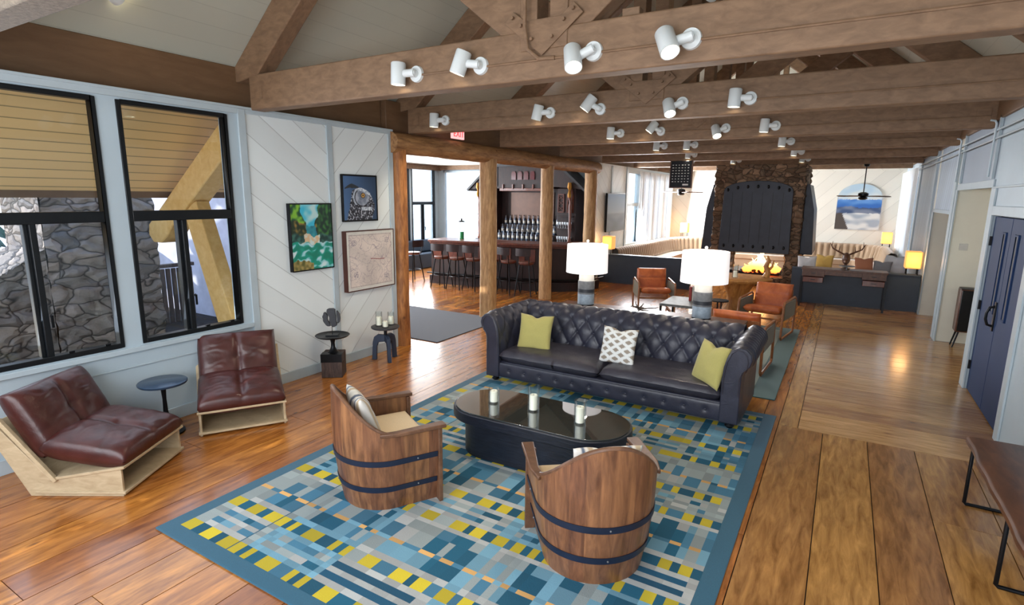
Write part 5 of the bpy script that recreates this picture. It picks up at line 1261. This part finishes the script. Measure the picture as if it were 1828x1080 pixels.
for q_, (xa_, xb_) in enumerate(((-.2, -.045), (-.03, .052), (.066, .2))):
    lp_ = []; rp_ = []; RR = .105
    for k_ in range(25):
        z_ = -RR*.97+2*RR*.97*k_/24; c_ = math.sqrt(max(1e-6, RR*RR-z_*z_))*(.97+.06*nz(z_*40, q_)); sl_ = -.28*z_+.007*math.sin(z_*70+q_)
        a_ = max(-c_, xa_+sl_*(1 if q_ < 2 else .3)) if q_ else -c_; b_ = min(c_, xb_+sl_*(1 if q_ < 1 else .3)) if q_ < 2 else c_
        if b_-a_ > .006: lp_.append((a_, .215+z_*1.1)); rp_.append((b_, .215+z_*1.1))
    m_ = MB(); m_.prism(lp_+rp_[::-1], -.018, .018, 'Y'); m_.build('disc_piece', M['cer_d'], sc_, bevel=.003)
# tripod table with candles
tp = thing('tripod_table', 'small round black table on three thick arched legs beside the first log post', 'side table', (-5.04, 5.27, 0))
mb = MB(); mb.lathe([(0, .43), (.17, .43), (.182, .44), (.182, .455), (.17, .46), (0, .46)], 40); mb.build('table_top', plain('dark table top', (52, 52, 56), .5, var=.2), tp)
mb = MB(); mb.cyl((0, 0, .28), (0, 0, .43), .022, .022, 14); mb.build('column', M['black_metal'], tp)
for k_ in range(3):
    a = 2*PI*k_/3-.55; m_ = MB(); pts = [(0, .34), (.10, .345), (.15, .31), (.17, .24), (.185, 0), (.125, 0), (.115, .18), (.09, .24), (0, .25)]
    R_ = Matrix.Rotation(a, 3, 'Z'); vs = [R_ @ Vector((x, y, z)) for y in (-.022, .022) for x, z in pts]; n1 = len(pts); m_.add(vs, [tuple(range(n1))[::-1], tuple(range(n1, 2*n1))]+[(i, (i+1) % n1, n1+(i+1) % n1, n1+i) for i in range(n1)]); m_.build('leg', plain('blue grey steel', (52, 64, 84), .45, .3), tp, bevel=.006)
hurricane((-5.10, 5.22, .46), 'left glass candle holder of the three on the tripod table', .045, .19, .11, group='candles on the tripod table'); hurricane((-4.97, 5.20, .46), 'short front candle of the three on the tripod table', .04, .09, .07, group='candles on the tripod table'); hurricane((-5.02, 5.36, .46), 'right glass candle holder of the three on the tripod table', .045, .17, .10, group='candles on the tripod table')

# ================================================================== PICTURES ON THE LEFT WALL
def river(u, v):
    n1 = nz(u*6, v*8, 1); n2 = nz(u*14, v*16, 5); u0_, v0_ = u, v; v = v+.07*nz(u*5, v0_*3, 8)+.02*n2; u = u+.05*nz(u0_*4, v0_*7, 4)
    if v > .55:
        sky = .5+.06*math.sin(v*9); wd = .10+.30*(v-.55)
        if abs(u-.48-.1*n1) < wd: return lerp((60, 190, 220), (190, 226, 226), .5+n1*1.5) if v > .68 else lerp((30, 120, 140), (60, 160, 170), .5+n2)
        if u > .6: return lerp((16, 52, 44), (60, 120, 60), .35+n2*1.6) 
        return lerp((24, 76, 50), (130, 190, 60), .4+n1*1.6+n2) if v > .72 else lerp((28, 50, 34), (150, 120, 60), .3+n2*1.8)
    if v > .42:
        if abs(u-.45-.15*n1) < .22: return lerp((220, 190, 150), (210, 226, 222), .5+n2*2)
        return lerp((18, 58, 56), (60, 110, 100), .4+n2*1.5)
    if v < .12 and u < .5: return lerp((96, 96, 50), (170, 150, 90), .5+n2*1.5)
    w_ = nz(u*4+v*6, v*12-u*3, 3)
    return lerp((12, 132, 110), (26, 170, 150), .5+w_*2) if w_ < .12 else lerp((70, 180, 190), (214, 236, 238), w_*2.5)
def owl(u, v):
    bgc = lerp((74, 112, 160), (38, 66, 96), u*1.1+.15*nz(u*2, v*2)); n1 = nz(u*9, v*9, 7); n2 = nz(u*24, v*24, 2)
    ty = .80-.55*(u-.20)**2-.1*max(0, .2-u)*3
    if .04 < u < .46 and abs(v-ty+.02) < .045*(1-abs(u-.26)/.24)+.008: return (38, 46, 54)
    left = .26-.16*(.66-v)/.6+.02*n1; right = .80+.14*min(1, max(0, (.62-v)/.25))-.10*max(0, .25-v)/.25
    top_ = .74-.9*max(0, u-.52)**1.6-.3*max(0, .45-u)
    if not (left < u < right and v < top_): return bgc
    ex_, ey = u-.585, v-.565; d = math.hypot(ex_, ey*1.1)
    if d < .022: return (14, 14, 16)
    if d < .052: return (206, 158, 84)
    if d < .072: return (44, 44, 50)
    if v > top_-.07 and u > .42: return lerp((150, 166, 186), (222, 230, 238), .6+n2*1.5)
    dd = math.hypot((u-.56)/.21, (v-.52)/.19)
    if dd < 1: return lerp((108, 120, 140), (170, 178, 194), .5+n1+.4*n2)
    if dd < 1.13 and u < .56: return (30, 34, 44)
    if dd < 1.35 and u < .5 and v > .35: return lerp((150, 164, 184), (200, 210, 222), .5+n2)
    if .30 < v < .40 and u > .5: return lerp((18, 20, 28), (150, 160, 176), .25+n2*2.2)
    if .21 < v < .30 and .52 < u < .86: return lerp((150, 164, 182), (214, 222, 232), .6+n2*1.4)
    return lerp((22, 26, 38), (178, 184, 196), .22+n2*2.0+n1*.5)
def mapf(u, v):
    b = lerp((204, 194, 188), (226, 214, 206), .5+nz(u*3, v*3)*1.2)
    for k_ in range(5):
        q = nz(u*(4+k_), v*(4+k_), k_*3.3)
        if abs(q) < .012+.006*(k_ == 0): b = lerp(b, (140, 128, 140), .55)
    d = abs(v-.52-.12*math.sin(u*7)*(u-.5)); 
    if .48 < u < .82 and d < .008: b = (150, 90, 90)
    for (cx, cy) in ((.14, .24), (.12, .84), (.86, .16), (.88, .86)):
        if math.hypot(u-cx, v-cy) < .06 and nz(u*60, v*60) > .05: b = lerp(b, (90, 84, 110), .6)
    e = min(u, 1-u, v, 1-v)
    if abs(e-.015) < .004: b = (150, 146, 146)
    return b
def picture(name, lab, y, z, wd, ht, dep, m, fn, mat=0, nx=70, ny=90, side=None, fw_=.012):
    t = thing(name, lab, 'picture', (XL+.002, y, z), 0)
    mb = MB(); mb.bb((0, -wd/2, -ht/2), (dep-.006, wd/2, ht/2)); mb.build('backing', m, t, bevel=.002)
    mb = MB()
    for a, b in (((dep-.012, -wd/2, -ht/2), (dep, -wd/2+fw_, ht/2)), ((dep-.012, wd/2-fw_, -ht/2), (dep, wd/2, ht/2)), ((dep-.012, -wd/2+fw_, -ht/2), (dep, wd/2-fw_, -ht/2+fw_)), ((dep-.012, -wd/2+fw_, ht/2-fw_), (dep, wd/2-fw_, ht/2))): mb.bb(a, b)
    mb.build('frame', m, t, bevel=.002)
    if mat:
        mb = MB(); mb.bb((dep-.007, -wd/2+fw_, -ht/2+fw_), (dep-.0045, wd/2-fw_, ht/2-fw_)); mb.build('mount_board', M['cer_w'], t, smooth=False)
    o = painted('canvas', wd-2*fw_-2*mat, ht-2*fw_-2*mat, nx, ny, fn, t, plane='YZ'); o.location.x = dep-.004
    return t
picture('river_painting', 'bright green and turquoise mountain river painting in a thin black frame', 4.41, 1.655, .60, .77, .05, M['black_metal'], river, nx=90, ny=120)
picture('owl_picture', 'horned owl portrait on a blue ground in a black frame', 5.205, 2.10, .60, .58, .03, M['black_metal'], owl, nx=110, ny=110, fw_=.02)
picture('framed_map', 'large pale antique map in a dark brown box frame with white margin', 5.32, 1.31, .86, .77, .07, plain('dark brown frame', (76, 40, 32), .45), mapf, mat=.035, nx=150, ny=130)

# ================================================================== RIGHT SIDE
be = thing('live_edge_bench', 'dark live-edge wooden bench with black metal hoop legs at the right edge', 'bench', (1.10, 4.25, 0))
mb = MB()
def bef(u, v):
    y = -.95+1.68*u; prof = [(-1, .42), (-1, .45), (-.9, .465), (.9, .465), (1, .45), (1, .42)]; k_ = v*6; i = int(k_) % 6; f_ = k_-int(k_); a = prof[i]; b = prof[(i+1) % 6]; s_ = a[0]+(b[0]-a[0])*f_; z = a[1]+(b[1]-a[1])*f_
    w_ = .19+(.025*nz(y*3, 4 if s_ < 0 else 9)); return (s_*w_+.03*nz(y*1.5, 2)*(s_ < 0)+.02, y, z)
mb.grid(bef, 60, 12, cv=True)
K = 12; mb.f.append(tuple(range(K))); mb.fa.append(0); mb.f.append(tuple(60*K+i for i in range(K))[::-1]); mb.fa.append(0)
mb.build('bench_seat', M['walnut'], be, ang=50)
for yy in (.57, -.44):
    m_ = MB(); m_.tube([(-.15, yy, .42), (-.15, yy, .02), (-.14, yy, .01), (.18, yy, .01), (.19, yy, .02), (.19, yy, .42)], .012, 8); m_.build('leg', M['black_metal'], be)
cb = thing('speaker_cabinet', 'tall black retro cabinet on slanted legs in the recess beside the blue door', 'cabinet', (1.72, 10.38, 0))
mb = MB(); mb.bb((-.15, -.12, .24), (.15, .12, .88)); mb.build('cabinet_body', M['walnut'], cb, bevel=.015); mb = MB(); mb.bb((-.135, -.135, .26), (.135, -.118, .865)); mb.build('front_panel', M['black_metal'], cb, bevel=.008)
mb = MB(); mb.bb((-.145, -.11, .88), (.145, .11, .89)); mb.build('top_panel', M['cer_d'], cb)
for sx_ in (-1, 1):
    for sy in (-1, 1): mb = MB(); mb.cyl((sx_*.10, sy*.08, .25), (sx_*.15, sy*.10, 0), .014, .009, 8); mb.build('leg', M['black_metal'], cb)
# conduits on the right wall
for z, lab in ((2.93, 'upper grey metal conduit pipe running along the right wall'), (2.84, 'lower grey metal conduit pipe running along the right wall')):
    mb = MB(); mb.tube([(XR-.045, 4.0, z), (XR-.045, 16.2, z)], .011, 8); tag(mb.build('conduit_pipe', M['trim']), lab, 'pipe', 'conduit pipes')
for y, lab in ((10.55, 'vertical grey conduit crossing the pipes above the recess'), (8.3, 'vertical grey conduit nearest the camera on the right wall')):
    mb = MB(); mb.tube([(XR-.06, y, 2.42), (XR-.06, y, 3.0), (XR-.075, y, 3.03), (XR-.12, y, 3.04)], .011, 8); tag(mb.build('conduit_pipe', M['trim']), lab, 'pipe', 'conduit pipes')

# far lounge accessories
M['blanket'] = fabric('pale throw', (206, 208, 214))
pillow('throw_pillow', 'pale blue pillow at the left end of the desk view on the banquette', (-.62, 13.75, .74), .38, -.2, .2, M['blanket']); pillow('throw_pillow', 'mustard yellow pillow on the banquette beside the pale blue one', (-.3, 14.0, .78), .36, -.2, -.3, fabric('mustard fabric', (206, 170, 92)))
pillow('throw_pillow', 'patterned rust pillow on the far banquette behind the desk', (.45, 14.1, .76), .36, -.4, .2, fabric('rust fabric', (178, 120, 92))); pillow('throw_pillow', 'grey pillow on the far banquette right of the rust one', (.78, 14.1, .72), .34, -.4, -.2, fabric('grey fabric', (128, 130, 136)))
pillow('throw_pillow', 'grey pillow on the left banquette behind the half wall', (-3.6, 19.1, .62), .42, -.2, 0, fabric('warm grey fabric', (150, 138, 128)))
pillow('throw_blanket', 'bunched white throw blanket heaped behind the ledge left of the amber lamp', (1.02, 14.35, .76), .50, -.5, -.5, M['blanket'], .26)['category'] = 'blanket'
sb = thing('lounge_seat', 'taupe seat block carrying the pillows behind the desk', 'seat', (.1, 14.2, 0)); mb = MB(); mb.bb((-1.0, -.35, 0), (1.12, .35, .55)); mb.build('seat_block', M['banq'], sb, bevel=.05, seg=3)
an = thing('antler_sculpture', 'small dark deer head with antlers standing on the desk', 'sculpture', (.10, 12.9, .78)); an.scale = (1.45, 1.45, 1.35)
mb = MB(); mb.lathe([(.06, 0), (.06, .02), (.02, .03), (.02, .1)], 14); mb.ell((0, 0, .16), (.05, .07, .09), 14, 10); mb.ell((0, -.06, .12), (.03, .06, .035), 12, 8); mb.build('head', M['walnut'], an)
for s_ in (-1, 1):
    m_ = MB(); m_.tube([(s_*.03, 0, .22), (s_*.10, 0, .26), (s_*.17, 0, .30), (s_*.21, 0, .38)], [.012, .011, .009, .004], 8)
    for q, (x, z) in enumerate(((.10, .26), (.15, .285), (.19, .33))): m_.tube([(s_*x, 0, z), (s_*(x-.01), -.01, z+.08)], [.007, .003], 6)
    m_.build('antler', M['walnut'], an)
mb = MB(); mb.lathe([(.05, 0), (.012, .01), (.012, .06), (.14, .075), (.14, .085), (0, .08)], 20); o = mb.build('fruit_stand', M['cer_g']); o.location = (.13, 12.75, .78); tag(o, 'shallow pale pedestal dish on the desk before the antlers', 'dish')
